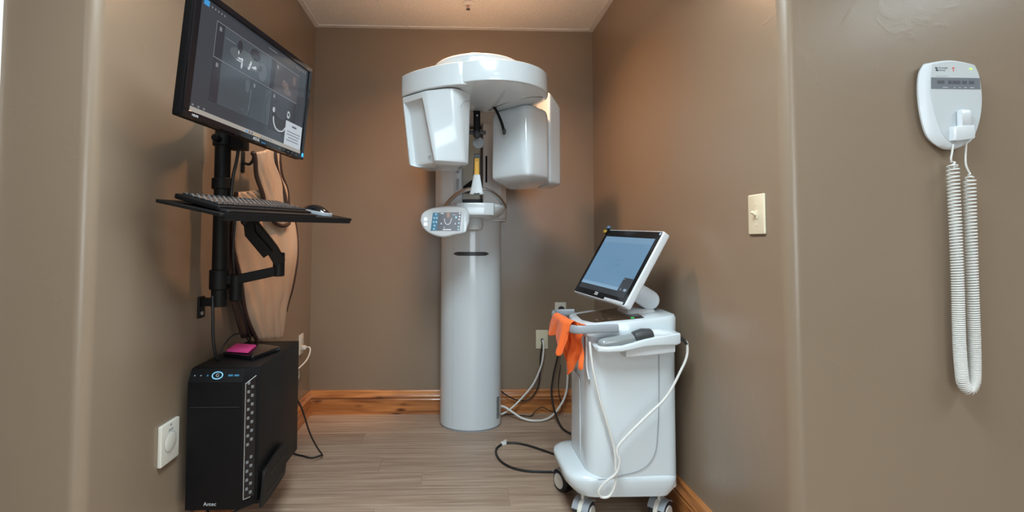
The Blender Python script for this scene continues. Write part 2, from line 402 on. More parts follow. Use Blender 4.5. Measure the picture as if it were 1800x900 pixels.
# wooden baseboards
bprof = [(0, 0), (0.019, 0), (0.019, 0.088), (0.0165, 0.092), (0.0165, 0.097), (0.021, 0.101), (0.022, 0.108), (0.019, 0.114), (0.015, 0.121), (0.013, 0.131), (0.013, 0.137), (0.009, BH), (0, BH)]
def baseboard(name, p0, p1, n, material, label):
    p0, p1, n = Vector(p0), Vector(p1), Vector(n)
    rings = [[p+n*a+Vector((0, 0, b)) for a, b in bprof] for p in (p0, p1)]
    return struct(obj(name, add_loft(NB(), rings), material, angle=25), label)
baseboard('baseboard_back', (XL, YB, 0), (XR, YB, 0), (0, -1, 0), 'woodx', 'knotty stained wood baseboard along the back wall')
baseboard('baseboard_left', (XL, YL+rb, 0), (XL, YB, 0), (1, 0, 0), 'woody', 'knotty stained wood baseboard along the left wall')
baseboard('baseboard_right', (XR, YR+rb, 0), (XR, YB, 0), (-1, 0, 0), 'woody', 'knotty stained wood baseboard along the right wall')

# hall ceiling lights, two of them unseen and added as fill
for i, (lx, ly, sx, sy, wt) in enumerate(LIGHTS):
    t = thing('ceiling_light', ['recessed ceiling light just above the camera', 'added fill light in the ceiling on the left side of the hall', 'recessed ceiling light on the right side of the hall', 'added fill light in the ceiling at the rear of the hall'][i], 'ceiling light', (lx, ly, H))
    b = NB(); hx, hy = sx/2+0.012, sy/2+0.012
    for a in ((-hx, hx, -hy, -hy+0.02), (-hx, hx, hy-0.02, hy), (-hx, -hx+0.02, -hy+0.02, hy-0.02), (hx-0.02, hx, -hy+0.02, hy-0.02)):
        add_box(b, lx+a[0], lx+a[1], ly+a[2], ly+a[3], H-0.004, H+0.05)
    obj('frame', b, 'trimw', t)
    box_obj('diffuser', 'diff', t, lx-hx+0.021, lx+hx-0.021, ly-hy+0.021, ly+hy-0.021, H+0.004, H+0.012)
    ld = bpy.data.lights.new('lamp', 'AREA'); ld.shape = 'RECTANGLE'; ld.size = sx-0.05; ld.size_y = sy-0.05; ld.energy = wt; ld.color = LIGHT_COL; ld.spread = math.radians(145)
    lo = bpy.data.objects.new('lamp', ld); COL.objects.link(lo); lo.parent = t; lo.location = (0, 0, 0.0)

t = thing('alcove_downlight', 'small warm round downlight in the alcove ceiling', 'ceiling light', (WARM[0], WARM[1], H))
b = NB(); add_lathe(b, [(0.075, 0.012), (0.1, 0.002), (0.1, -0.004), (0.082, -0.006), (0.075, 0.0)], 40, Matrix.Translation((WARM[0], WARM[1], H))); obj('trim_ring', b, 'trimw', t)
b = NB(); add_cyl(b, (WARM[0], WARM[1], H), (WARM[0], WARM[1], H+0.004), 0.073, 32); obj('lens', b, mat('warm_lens', (0.9, 0.8, 0.7), 0.5, emit=(1, 0.62, 0.36), estr=5), t)
ld = bpy.data.lights.new('lamp', 'AREA'); ld.shape = 'DISK'; ld.size = 0.14; ld.energy = WARM[2]; ld.color = (1.0, 0.56, 0.30); ld.spread = math.radians(135)
lo = bpy.data.objects.new('lamp', ld); COL.objects.link(lo); lo.parent = t; lo.location = (0, 0, -0.008)

# ================================================================== PANORAMIC X-RAY MACHINE
X = thing('panoramic_xray_machine', 'tall white dental panoramic x-ray machine standing against the back wall', 'x-ray machine', (0.097, 2.9, 0))
CX, CY, CA, CB = 0.097, 2.905, 0.18, 0.153
def dshape(a, b, back, n=40, cx=CX, cy=CY):
    pts = [(cx+a*math.cos(t), cy+b*math.sin(t)) for t in [PI+PI*k/n for k in range(n+1)]]
    pts += [(cx+a, back-0.03), (cx+a-0.03, back), (cx-a+0.03, back), (cx-a, back-0.03)]
    return pts
b = NB(); P = dshape(CA, CB, 3.045); add_loft(b, [ring(P, 0.012), ring(P, 1.195)]); obj('column', b, 'white', X)
b = NB(); P2 = dshape(CA-0.004, CB-0.004, 3.045); add_loft(b, [ring(P2, 0.0), ring(P2, 0.0125)]); obj('base_gasket', b, 'softseam', X)
def csurf(x0, x1, z0, z1, name, material, out=0.0015, n=16, lens=False, parent=X):
    f, k = [], []
    top, bot = [], []
    for i in range(n+1):
        u = i/n; x = x0+(x1-x0)*u; yy = CY-CB*math.sqrt(max(0, 1-((x-CX)/CA)**2))
        h = 1.0 if not lens else min(1, (math.sin(PI*u)/0.35)**0.5 if u not in (0, 1) else 0.05)
        zc = (z0+z1)/2; hh = (z1-z0)/2*h
        bot.append((x, yy, zc-hh)); top.append((x, yy, zc+hh))
    b = NB()
    rings = [[(x, y+0.004, z) for x, y, z in bot], [(x, y-out, z) for x, y, z in bot], [(x, y-out, z) for x, y, z in top], [(x, y+0.004, z) for x, y, z in top]]
    add_loft(b, list(map(list, zip(*rings))))
    return obj(name, b, material, parent)
csurf(-0.008, 0.197, 0.989, 1.011, 'grip_slot', 'dgrey', lens=True)
csurf(-0.0085, -0.0075, 0.02, 1.185, 'panel_seam', 'softseam', out=0.0003, n=2)
csurf(0.2445, 0.263, 0.05, 0.175, 'rating_label', 'label', out=0.0008, n=6)
# upper mast: two pillars, a recessed mirror with its beige reflection painted on
b = NB(); P = rpoly([(-0.114, 2.84), (-0.08, 2.79), (0.044, 2.79), (0.044, 3.04), (-0.114, 3.04)], [0.03, 0.03, 0.003, 0.003, 0.01]); add_prism(b, P, 1.19, 1.83); obj('mast_pillar', b, 'pillar', X)
b = NB(); P = rpoly([(0.162, 2.79), (0.265, 2.79), (0.303, 2.84), (0.303, 3.04), (0.162, 3.04)], [0.003, 0.03, 0.03, 0.01, 0.003]); add_prism(b, P, 1.19, 1.83); obj('mast_pillar', b, 'pillar', X)
s = box_obj('cable_strip', 'mgrey', X, -0.008, 0.0425, 2.786, 2.795, 1.27, 1.75, r=0.002)
s.data.materials[0] = M['white2']
for z in (1.40, 1.50):
    b = NB(); add_prism(b, rpoly([(-0.012, -0.034), (0.006, -0.034), (0.006, 0.034), (-0.012, 0.034)], 0.007), 0, 0.002, Mx=frame((0.018, 2.7855, z), (1, 0, 0), (0, 0, 1)) @ Matrix.Rotation(PI/2, 4, 'X')); obj('strip_slot', b, 'mgrey', s)
b = NB(); add_cyl(b, (0.016, 2.7855, 1.548), (0.016, 2.783, 1.548), 0.006, 14); obj('strip_screw', b, 'dgrey', s)
box_obj('edge_line', mat('blue_edge', (0.06, 0.12, 0.25), 0.4), X, 0.0428, 0.0448, 2.784, 2.80, 1.27, 1.75)
box_obj('mirror_panel', 'mirror', X, 0.046, 0.16, 2.856, 2.862, 1.32, 1.74)
box_obj('panel_sill', 'dgrey', X, 0.044, 0.162, 2.82, 2.866, 1.284, 1.316, r=0.003)
box_obj('panel_edge', mat('brown_edge', (0.055, 0.035, 0.025), 0.5), X, 0.15, 0.163, 2.792, 2.86, 1.315, 1.72)
b = NB(); add_prism(b, [(0.048, 1.355), (0.1, 1.355), (0.1, 1.43), (0.048, 1.39)], 0, 0.02, Mx=Matrix.Translation((0, 2.80, 0)) @ Matrix(((1, 0, 0, 0), (0, 0, 1, 0), (0, 1, 0, 0), (0, 0, 0, 1)))); obj('dark_bracket', b, 'black', X)
box_obj('mast_slot', 'black', X, 0.176, 0.187, 2.7885, 2.795, 1.412, 1.568, r=0.002)
# neck holding the head
b = NB(); P = rpoly([(-0.03, 2.25), (0.24, 2.25), (0.27, 2.80), (0.27, 3.03), (-0.08, 3.03), (-0.08, 2.80)], 0.03); add_prism(b, P, 1.755, 1.84, 0.012); obj('neck', b, 'pillar', X)
# carriage: collar round the mast and the shelf
b = NB(); P = dshape(0.209, 0.16, 3.05, cx=0.098, cy=2.86); add_prism(b, P, 1.197, 1.285, 0.014); obj('carriage_collar', b, 'white2', X)
b = NB(); cx, cy = 0.11, 2.62
add_loft(b, [ring(ell(cx, cy, a, bb), z) for a, bb, z in ((0.09, 0.13, 1.192), (0.125, 0.165, 1.2), (0.15, 0.185, 1.22), (0.163, 0.193, 1.245), (0.164, 0.194, 1.258), (0.158, 0.188, 1.264))]); sh = obj('carriage_shelf', b, 'white', X, angle=60)
b = NB(); P = rpoly([(0.006, 2.44), (0.05, 2.418), (0.15, 2.416), (0.198, 2.436), (0.2, 2.7), (0.006, 2.7)], [0.01, 0.05, 0.05, 0.01, 0.01, 0.01]); add_prism(b, P, 1.203, 1.266, 0.006); obj('shelf_cover', b, 'white', sh)
box_obj('cover_seam', 'softseam', sh, 0.1985, 0.2, 2.4375, 2.45, 1.206, 1.262)
b = NB(); add_lathe(b, [(0.02, 1.125), (0.045, 1.135), (0.052, 1.165), (0.04, 1.2)], 32, Matrix.Translation((0.1, 2.56, 0))); obj('panel_joint', b, 'face', X)
# control panel with touch screen
CPO = Vector((0, 2.40, 0))
def xz(b, poly, y0, y1, bev=0.0):      # prism in the xz plane between y0 (front) and y1
    return add_prism(b, poly, -y1, -y0, bev, Mx=Matrix(((1, 0, 0, 0), (0, 0, -1, 0), (0, 1, 0, 0), (0, 0, 0, 1))))
out = [(-0.173, 1.173), (-0.162, 1.209), (-0.126, 1.232), (-0.07, 1.244), (0.001, 1.247), (0.052, 1.239), (0.069, 1.219), (0.072, 1.174), (0.063, 1.14), (0.052, 1.114), (0.002, 1.103), (-0.055, 1.091), (-0.111, 1.103), (-0.153, 1.131)]
outs = [(q.x, q.z) for q in catmull([(x, 0, z) for x, z in out+[out[0]]], 5)[:-1]]
b = NB(); xz(b, outs, 2.40, 2.436, 0.012); cp = obj('control_panel', b, 'white2', X, angle=60)
b = NB(); xz(b, rpoly([(0.04, 1.112), (0.054, 1.118), (0.064, 1.2), (0.05, 1.222), (0.046, 1.2)], 0.005), 2.392, 2.41, 0.003); obj('panel_rib', b, 'white', cp)
for z in (1.181, 1.156):
    b = NB(); add_cyl(b, (-0.145, 2.402, z), (-0.145, 2.398, z), 0.0085, 20); obj('panel_button', b, mat('lit_button', (0.7, 0.75, 0.85), 0.4, emit=(0.75, 0.85, 1), estr=0.8), cp)
    b = NB(); add_tube(b, [(-0.145+0.0045*math.cos(a), 2.3978, z+0.0045*math.sin(a)) for a in [k*2*PI/12 for k in range(13)]], 0.0007, 5, 1); obj('button_mark', b, 'mgrey', cp)
def quad_xz(name, pts, y, material, parent, th=0.0006):
    b = NB(); xz(b, pts, y, y+th); return obj(name, b, material, parent)
quad_xz('touch_screen', [(-0.12, 1.124), (0.024, 1.123), (0.032, 1.216), (-0.109, 1.213)], 2.3992, scr('touch_screen_dark', (0.05, 0.055, 0.07), 1), cp)
quad_xz('screen_sidebar', [(-0.12, 1.124), (-0.09, 1.124), (-0.08, 1.2135), (-0.109, 1.213)], 2.3986, scr('touch_screen_blue', (0.02, 0.13, 0.22), 1), cp)
cy_ = scr('touch_screen_cyan', (0.25, 0.5, 0.6), 1); wh_ = scr('touch_screen_white', (0.55, 0.58, 0.62), 1); br_ = scr('touch_screen_brown', (0.25, 0.12, 0.06), 1)
for x, z in ((-0.094, 1.205), (-0.103, 1.187), (-0.09, 1.187), (-0.105, 1.167), (-0.092, 1.167), (-0.101, 1.149), (-0.104, 1.132)):
    b = NB(); add_cyl(b, (x, 2.3986, z), (x, 2.398, z), 0.0045, 10); obj('screen_icon', b, cy_, cp)
for x, z in ((0.023, 1.194), (0.021, 1.18), (0.02, 1.162), (0.018, 1.144), (0.017, 1.13), (0.024, 1.21)):
    b = NB(); add_cyl(b, (x, 2.3986, z), (x, 2.398, z), 0.0042, 10); obj('screen_icon', b, cy_ if z < 1.17 else wh_, cp)
b = NB(); add_tube(b, [(-0.052, 2.3984, 1.185), (-0.049, 2.3984, 1.165), (-0.041, 2.3984, 1.156), (-0.031, 2.3984, 1.156), (-0.022, 2.3984, 1.165), (-0.016, 2.3984, 1.186)], 0.0021, 6); obj('jaw_icon', b, wh_, cp)
for a in ((-0.07, -0.055, 1.207, 1.211), (-0.012, 0.006, 1.202, 1.2035), (0.002, 0.01, 1.185, 1.196), (-0.06, -0.018, 1.127, 1.132), (-0.07, -0.065, 1.155, 1.163), (0.0, 0.004, 1.155, 1.163), (-0.055, -0.051, 1.137, 1.143)):
    box_obj('screen_mark', wh_ if a[3]-a[2] < 0.009 else cy_, cp, a[0], a[1], 2.398, 2.3992, a[2], a[3])
box_obj('screen_mark', br_, cp, -0.04, -0.026, 2.398, 2.3992, 1.19, 1.213)
# patient handles
b = NB(); hp = catmull([(-0.05, 2.56, 1.25), (-0.04, 2.54, 1.268), (0.0, 2.47, 1.305), (0.05, 2.415, 1.327), (0.108, 2.40, 1.334), (0.166, 2.415, 1.327), (0.215, 2.47, 1.305), (0.256, 2.54, 1.268), (0.264, 2.56, 1.25)], 6)
add_sweep(b, hp, circ(0.013, 12, 0.009)); obj('patient_handle', b, 'chrome', X)
# chin rest and bite block
def taper(name, material, parent, x0, x1, xa, xb, z0, z1, y0, y1, r=0.008, bev=0.0):
    R1 = rpoly([(x0, y0), (x1, y0), (x1, y1), (x0, y1)], r); R2 = rpoly([(xa, y0+0.004), (xb, y0+0.004), (xb, y1), (xa, y1)], r*0.8)
    b = NB(); rings = []
    for k in range(9):
        u = k/8; e = u**0.8
        q = [(a[0]*(1-e)+c[0]*e, a[1]*(1-e)+c[1]*e) for a, c in zip(R1, R2)]
        rings.append(ring(q, z0+(z1-z0)*u))
    rings.insert(0, ring(inset(R1, 0.006), z0-0.004)); rings.append(ring(inset(R2, 0.003), z1+0.002))
    add_loft(b, rings); return obj(name, b, material, parent, angle=50)
cr = taper('chin_rest', 'white', X, 0.072, 0.142, 0.092, 0.125, 1.308, 1.402, 2.385, 2.43)
box_obj('chin_lens', 'gloss', cr, 0.094, 0.122, 2.3838, 2.39, 1.3045, 1.3115, r=0.003)
taper('bite_block', 'yellow', cr, 0.095, 0.121, 0.097, 0.12, 1.402, 1.485, 2.392, 2.414, 0.004)
taper('bite_block_back', 'dgrey', cr, 0.09, 0.124, 0.094, 0.128, 1.402, 1.511, 2.4145, 2.43, 0.003)
b = NB(); add_cyl(b, (0.109, 2.394, 1.476), (0.109, 2.391, 1.476), 0.004, 12); obj('bite_hole', b, mat('amber_shade', (0.4, 0.17, 0.01), 0.5), cr)
# rotating head
AX, AY, AA, AB = 0.166, 2.235, 0.265, 0.26
b = NB()
add_loft(b, [ring(ell(AX+dx, AY+0.02*(1-s), AA*s, AB*s), z) for s, z, dx in ((0.12, 1.718, 0), (0.45, 1.720, 0), (0.8, 1.729, 0), (0.95, 1.7385, 0), (0.985, 1.7415, 0), (0.995, 1.7435, 0), (1.0, 1.748, 0), (1.0, 1.822, 0), (0.993, 1.829, 0), (0.97, 1.833, 0), (0.2, 1.836, 0))])
arm = obj('rotor_arm', b, 'white', X, angle=28)
b = NB(); add_loft(b, [ring(ell(0.105, 2.225, 0.212*s, 0.212*s), z) for s, z in ((0.9, 1.80), (1.0, 1.805), (1.0, 1.852), (0.985, 1.866), (0.95, 1.8735), (0.8, 1.876), (0.1, 1.877))]); obj('top_disc', b, 'white', X, angle=40)
# sensor head (left): band, seam, shell with a recessed window
topP = [(-0.243, 2.197), (-0.128, 2.086), (0.0, 2.030), (0.069, 2.13), (0.05, 2.36), (-0.17, 2.40)]
rt = [0.035, 0.06, 0.07, 0.05, 0.05, 0.05]
P = rpoly(topP, rt)
Pb = [(q.x, q.y) for q in catmull([(-0.2485, 2.215, 0), (-0.240, 2.192, 0), (-0.195, 2.138, 0), (-0.145, 2.096, 0), (-0.09, 2.058, 0), (-0.035, 2.030, 0), (0.03, 2.012, 0), (0.07, 2.05, 0), (0.074, 2.2, 0), (0.05, 2.38, 0), (-0.06, 2.42, 0), (-0.19, 2.40, 0), (-0.24, 2.30, 0), (-0.2485, 2.215, 0)], 6)[:-1]]
b = NB(); add_prism(b, Pb, 1.7325, 1.83, 0.006); obj('sensor_band', b, 'white', X, angle=40)
b = NB(); add_prism(b, inset(P, 0.004), 1.724, 1.735); obj('sensor_seam', b, 'seam', X)
def shell(top, bot, rt, rbv, zt, zb, nst=12, n=5, dent=None):
    rings = []
    for k in range(nst+1):
        u = k/nst; e = u
        pts = [((1-e)*a[0]+e*c[0], (1-e)*a[1]+e*c[1]) for a, c in zip(top, bot)]
        rr = [(1-e)*a+e*c for a, c in zip(rt, rbv)]
        if dent: pts, rr = dent(pts, rr, u)
        rings.append(ring(rpoly(pts, rr, n), zt+(zb-zt)*u))
    return rings
tp = [(-0.243, 2.197), (-0.238, 2.190), (-0.150, 2.103), (-0.128, 2.086), (0.0, 2.030), (0.069, 2.13), (0.05, 2.36), (-0.17, 2.40)]
bt = [(-0.212, 2.225), (-0.204, 2.217), (-0.092, 2.1), (-0.08, 2.091), (0.045, 2.135), (0.06, 2.17), (0.03, 2.36), (-0.14, 2.385)]
r1 = [0.004, 0.004, 0.004, 0.08, 0.07, 0.05, 0.05, 0.05]; r2 = [0.004, 0.004, 0.004, 0.008, 0.03, 0.02, 0.03, 0.04]
def dent(pts, rr, u):
    a, c = Vector(pts[1]), Vector(pts[2]); d = (c-a).normalized(); nrm = Vector((-d.y, d.x))
    if nrm.y < 0: nrm = -nrm
    def dep(t): return 0.032*max(0.0, min(1.0, (u-0.075-0.03*(2*t-1)**2)/0.13))**0.55
    e = 0.022*max(0.0, min(1.0, (u-0.07)/0.1))
    i1 = a+d*0.004+nrm*dep(0.15)*0.75; i2 = c-d*0.016+nrm*dep(0.8)
    return [pts[0], pts[1], tuple(i1), tuple(i2), pts[2], pts[3], pts[4], pts[5], pts[6], pts[7]], [rr[0], rr[1], 0.012, 0.012, rr[2], rr[3], rr[4], rr[5], rr[6], rr[7]]
rings = shell(tp, bt, r1, r2, 1.724, 1.424, 26, 5, dent)
last = [(x, y) for x, y, z in rings[-1]]
rings += [ring(inset(last, 0.004), 1.420), ring(inset(last, 0.03), 1.412), ring(inset(last, 0.08), 1.408)]
first = [(x, y) for x, y, z in rings[0]]
rings.insert(0, ring(inset(first, 0.003), 1.7275))
b = NB(); add_loft(b, rings); sh = obj('sensor_head', b, 'white', X, angle=32)
b = NB(); add_tube(b, [(0.068, 2.15, 1.700), (0.056, 2.105, 1.690), (0.035, 2.072, 1.675), (0.022, 2.060, 1.650)], 0.0014, 6); obj('shell_crease', b, 'softseam', sh)
b = NB(); add_box(b, -0.13, -0.127, -0.001, 0.001, 0, 0.001)
b.free()
b = NB(); add_text(b, 'CE', 0.018, frame((-0.115, 2.1585, 1.448), (0.112, -0.117, 0), (0.12, -0.1, 1)) @ TXT, 0.0004); obj('ce_mark', b, 'softseam', sh)
box_obj('underside_clip', 'softseam', sh, -0.09, -0.07, 2.2, 2.206, 1.405, 1.41)
# tube head (right)
tp = [(0.184, 2.39), (0.335, 2.225), (0.452, 2.335), (0.486, 2.47), (0.47, 2.68), (0.287, 2.74)]
bt = [(0.184, 2.39), (0.338, 2.205), (0.455, 2.33), (0.486, 2.47), (0.47, 2.68), (0.287, 2.75)]
r1 = [0.03, 0.06, 0.08, 0.05, 0.05, 0.05]; r2 = [0.02, 0.035, 0.06, 0.04, 0.05, 0.05]
rings = shell(tp, bt, r1, r2, 1.675, 1.39, 10)
first = [(x, y) for x, y, z in rings[0]]; last = [(x, y) for x, y, z in rings[-1]]
for d_, z in ((0.003, 1.695), (0.010, 1.712), (0.026, 1.724), (0.07, 1.732)): rings.insert(0, ring(inset(first, d_), z))
rings += [ring(inset(last, 0.003), 1.382), ring(inset(last, 0.012), 1.376), ring(inset(last, 0.06), 1.360), ring(inset(last, 0.12), 1.356)]
b = NB(); add_loft(b, rings); th = obj('tube_head', b, 'white', X, angle=40)
poly = rpoly([(0.478, 2.43), (0.553, 2.50), (0.565, 2.58), (0.54, 2.70), (0.45, 2.70)], [0.012, 0.05, 0.05, 0.04, 0.03])
rings = [ring(inset(poly, 0.02), 1.366), ring(inset(poly, 0.004), 1.374), ring(poly, 1.386)]
def slope(p): return 1.842-max(0, (p[0]-0.478))*0.85
rings += [[(x, y, slope((x, y))-0.012) for x, y in poly], [(x, y, slope((x, y))-0.002) for x, y in inset(poly, 0.006)]]
b = NB(); add_loft(b, rings); obj('tube_side_cover', b, 'white', X, angle=40)
b = NB(); add_tube(b, [(0.165, 2.36, 1.717), (0.21, 2.27, 1.718), (0.27, 2.2, 1.722), (0.34, 2.16, 1.727), (0.4, 2.18, 1.733)], 0.0016, 6); obj('head_seam', b, 'seam', th)
# supports hanging under the head
b = NB(); add_box(b, 0.091, 0.125, 2.39, 2.415, 1.612, 1.752, 0.009, 3); fs = obj('forehead_support', b, 'black', X)
b = NB(); add_sphere(b, (0.108, 2.40, 1.607), 0.02, (1, 1, 1.05)); obj('support_ball', b, 'dgrey', fs)
b = NB(); add_cyl(b, (0.109, 2.391, 1.70), (0.109, 2.388, 1.70), 0.0045, 14); obj('support_screw', b, 'inkl', fs)
box_obj('support_bar', 'dgrey', fs, 0.06, 0.155, 2.42, 2.43, 1.612, 1.632, r=0.003)
b = NB(); add_cyl(b, (0.118, 2.45, 1.575), (0.118, 2.456, 1.575), 0.03, 28, 0.002); obj('support_pad', b, 'mgrey', fs)
b = NB(); add_tube(b, [(0.160, 2.30, 1.742), (0.172, 2.30, 1.736), (0.198, 2.30, 1.70), (0.222, 2.30, 1.645), (0.234, 2.30, 1.60), (0.236, 2.30, 1.587)], 0.0068, 10, 6); ts = obj('temple_support', b, 'black', X)
b = NB(); add_sphere(b, (0.2355, 2.30, 1.60), 0.009, (1, 1, 1.7)); obj('support_tip', b, 'dgrey', ts)
box_obj('arm_mark', 'dgrey', arm, 0.318, 0.336, 2.12, 2.123, 1.7285, 1.735)

# ================================================================== SCANNER CART
C = thing('scanner_cart', 'white dental scanner cart with tilted touch screen beside the right wall', 'cart', (0.65, 1.96, 0))
bodyP = [(0.495, 1.802), (0.838, 1.802), (0.838, 2.12), (0.495, 2.12)]
b = NB(); rings = []
for z, dx, dr in ((0.16, 0.006, 0.07), (0.22, 0.0, 0.07), (0.4, -0.002, 0.07), (0.6, -0.003, 0.07), (0.70, 0.0, 0.068), (0.716, 0.0, 0.066)):
    pts = [(0.495-dx, 1.802), (0.84, 1.802+0.006), (0.84, 2.12), (0.495-dx, 2.12)]
    rings.append(ring(rpoly(pts, [dr, 0.045, 0.045, dr], 8), z))
add_loft(b, rings); obj('cart_body', b, 'white', C, angle=40)
# foot
def foot(x0, x1, y0, y1, z, rr): return ring(rpoly([(x0, y0), (x1, y0), (x1, y1), (x0, y1)], rr, 8), z)
b = NB(); add_loft(b, [foot(0.49, 0.79, 1.84, 2.10, 0.122, [0.06, 0.05, 0.05, 0.06]), foot(0.455, 0.815, 1.81, 2.135, 0.13, [0.08, 0.05, 0.05, 0.08]), foot(0.427, 0.834, 1.803, 2.15, 0.158, [0.095, 0.05, 0.05, 0.095]), foot(0.42, 0.838, 1.8, 2.155, 0.186, [0.1, 0.05, 0.05, 0.1]),
    foot(0.424, 0.838, 1.801, 2.15, 0.198, [0.1, 0.05, 0.05, 0.1]), foot(0.44, 0.836, 1.806, 2.14, 0.206, [0.1, 0.05, 0.05, 0.1]), foot(0.49, 0.83, 1.815, 2.11, 0.214, [0.08, 0.05, 0.05, 0.08])]); ft = obj('cart_foot', b, 'white', C, angle=50)
# raised rear corner cover on the near side with its curved seam
sp = [(0.44, 0.198), (0.52, 0.2), (0.62, 0.212), (0.70, 0.235), (0.745, 0.29), (0.757, 0.38), (0.762, 0.5), (0.765, 0.68)]
b = NB(); pts = [(q.x, q.z) for q in catmull([(x, 0, z) for x, z in sp], 5)] + [(0.80, 0.68), (0.80, 0.2), (0.6, 0.185), (0.44, 0.185)]
b.free()
b = NB(); add_tube(b, [(0.53, 1.8008, 0.1985), (0.58, 1.8008, 0.201)] + [(x, 1.8018, z) for x, z in sp[2:]], 0.0012, 5, 5); obj('side_seam', b, 'softseam', C)
# top deck
def dz(x): return 0.765+(x-0.5)*0.1
deckP = rpoly([(0.475, 1.97), (0.487, 1.80), (0.66, 1.775), (0.845, 1.805), (0.855, 2.0), (0.79, 2.12), (0.62, 2.125), (0.49, 2.08)], [0.03, 0.06, 0.2, 0.06, 0.08, 0.08, 0.05, 0.04], 6)
rings = [ring(inset(deckP, 0.008), 0.714), ring(inset(deckP, 0.0015), 0.72), [(x, y, 0.735) for x, y in deckP], [(x, y, dz(x)-0.012) for x, y in deckP], [(x, y, dz(x)-0.003) for x, y in inset(deckP, 0.005)], [(x, y, dz(x)) for x, y in inset(deckP, 0.014)]]
b = NB(); add_loft(b, rings); obj('cart_deck', b, 'white', C, angle=40)
pp = rpoly([(0.509, 2.03), (0.500, 1.90), (0.525, 1.818), (0.715, 1.808), (0.745, 2.06), (0.69, 2.085)], [0.02, 0.05, 0.03, 0.01, 0.02, 0.03], 5)
b = NB(); add_loft(b, [[(x, y, dz(x)-0.002) for x, y in pp], [(x, y, dz(x)+0.0012) for x, y in pp]]); pt = obj('control_plate', b, 'brown', C)
b = NB()
for k, (x, y) in enumerate(((0.55, 1.86), (0.575, 1.875), (0.6, 1.855))): add_text(b, ['ISO', '- +', '()'][k], 0.022, Matrix.Translation((x, y, dz(x)+0.0015)) @ Matrix.Rotation(-PI/2-0.1, 4, 'Z'), 0.0002)
obj('plate_markings', b, mat('faint_print', (0.2, 0.17, 0.14), 0.4), pt)
box_obj('power_led', mat('cart_led', (0.05, 0.4, 0.1), 0.4, emit=(0.02, 0.8, 0.15), estr=1.0), pt, 0.67, 0.682, 1.825, 1.832, dz(0.676)+0.001, dz(0.676)+0.0024)
# handle
hp = catmull([(0.60, 1.773, 0.755), (0.55, 1.768, 0.755), (0.49, 1.768, 0.752), (0.45, 1.775, 0.75), (0.43, 1.81, 0.75), (0.422, 1.9, 0.752), (0.422, 2.0, 0.754), (0.43, 2.1, 0.756), (0.46, 2.14, 0.757), (0.53, 2.146, 0.758)], 6)
b = NB(); add_sweep(b, hp, [(0.009*math.copysign(abs(math.cos(a))**0.6, math.cos(a)), 0.0155*math.copysign(abs(math.sin(a))**0.6, math.sin(a))) for a in [2*PI*k/16 for k in range(16)]], up=(0, 0, 1)); obj('cart_handle', b, 'mgrey', C, angle=60)
# monitor on the cart
CMo, CMx, CMz = (0.668, 1.999, 0.980), (0.225, -0.974, -0.037), (0.512, 0.085, 0.855)
FM = frame(CMo, CMx, CMz)
def rrect(x0, x1, z0, z1, r, n=5): return rpoly([(x0, z0), (x1, z0), (x1, z1), (x0, z1)], r, n)
SW = Matrix(((1, 0, 0, 0), (0, 0, -1, 0), (0, 1, 0, 0), (0, 0, 0, 1)))    # (x, y, h) -> (x, -h, y): height points to the viewer
def slab(name, material, parent, Fr, poly, y0, y1, bev=0.0, angle=35):
    b = NB(); add_prism(b, poly, -y1, -y0, bev, Mx=Fr @ SW); return obj(name, b, material, parent, angle)
hw, hh = 0.205, 0.165
mo = slab('touch_monitor', 'white2', C, FM, rrect(-hw, hw, -hh, hh, 0.012), 0.0, 0.03, 0.005)
slab('monitor_back', 'white2', mo, FM, rrect(-hw+0.03, hw-0.03, -hh+0.03, hh-0.05, 0.02), 0.03, 0.046, 0.006)
slab('monitor_glass', 'gloss', mo, FM, rrect(-hw+0.005, hw-0.007, -hh+0.005, hh-0.005, 0.008), -0.0012, 0.001)
slab('screen', scr('cart_screen_blue', (0.12, 0.24, 0.37), 1.0), mo, FM, [(-0.178, -0.11), (0.176, -0.11), (0.176, 0.128), (-0.178, 0.128)], -0.0018, -0.001)
slab('screen_taskbar', scr('cart_screen_bar', (0.025, 0.03, 0.035), 1), mo, FM, [(-0.178, -0.135), (0.176, -0.135), (0.176, -0.11), (-0.178, -0.11)], -0.0018, -0.001)
slab('screen_popup', scr('cart_screen_popup', (0.035, 0.045, 0.055), 1), mo, FM, [(0.112, -0.111), (0.176, -0.111), (0.176, -0.052), (0.115, -0.052)], -0.0022, -0.0017)
slab('screen_popup_button', scr('cart_popup_btn', (0.25, 0.36, 0.45), 1), mo, FM, [(0.15, -0.108), (0.168, -0.108), (0.168, -0.098), (0.15, -0.098)], -0.0026, -0.002)
slab('screen_popup_button', bpy.data.materials['cart_popup_btn'], mo, FM, [(0.128, -0.106), (0.133, -0.106), (0.133, -0.1), (0.128, -0.1)], -0.0026, -0.002)
slab('screen_header', scr('cart_screen_header', (0.15, 0.27, 0.4), 1), mo, FM, [(-0.178, 0.1), (0.176, 0.1), (0.176, 0.128), (-0.178, 0.128)], -0.0021, -0.0017)
slab('screen_strip', scr('cart_screen_strip', (0.2, 0.34, 0.48), 1), mo, FM, [(-0.178, -0.111), (0.112, -0.111), (0.112, -0.097), (-0.178, -0.097)], -0.0021, -0.0017)
b = NB()
for a in ((-0.02, 0.035, 0.02, 0.0212), (-0.01, 0.03, -0.004, -0.0028), (0.025, 0.029, -0.01, -0.005)): add_box(b, a[0], a[1], -0.0021, -0.0017, a[2], a[3], Mx=FM)
obj('screen_lines', b, scr('cart_screen_ink', (0.07, 0.15, 0.25), 1), mo)
b = NB(); add_text(b, '~', 0.02, FM @ Matrix.Translation((0.12, -0.0024, -0.058)) @ TXT); obj('screen_symbol', b, bpy.data.materials['cart_popup_btn'], mo)
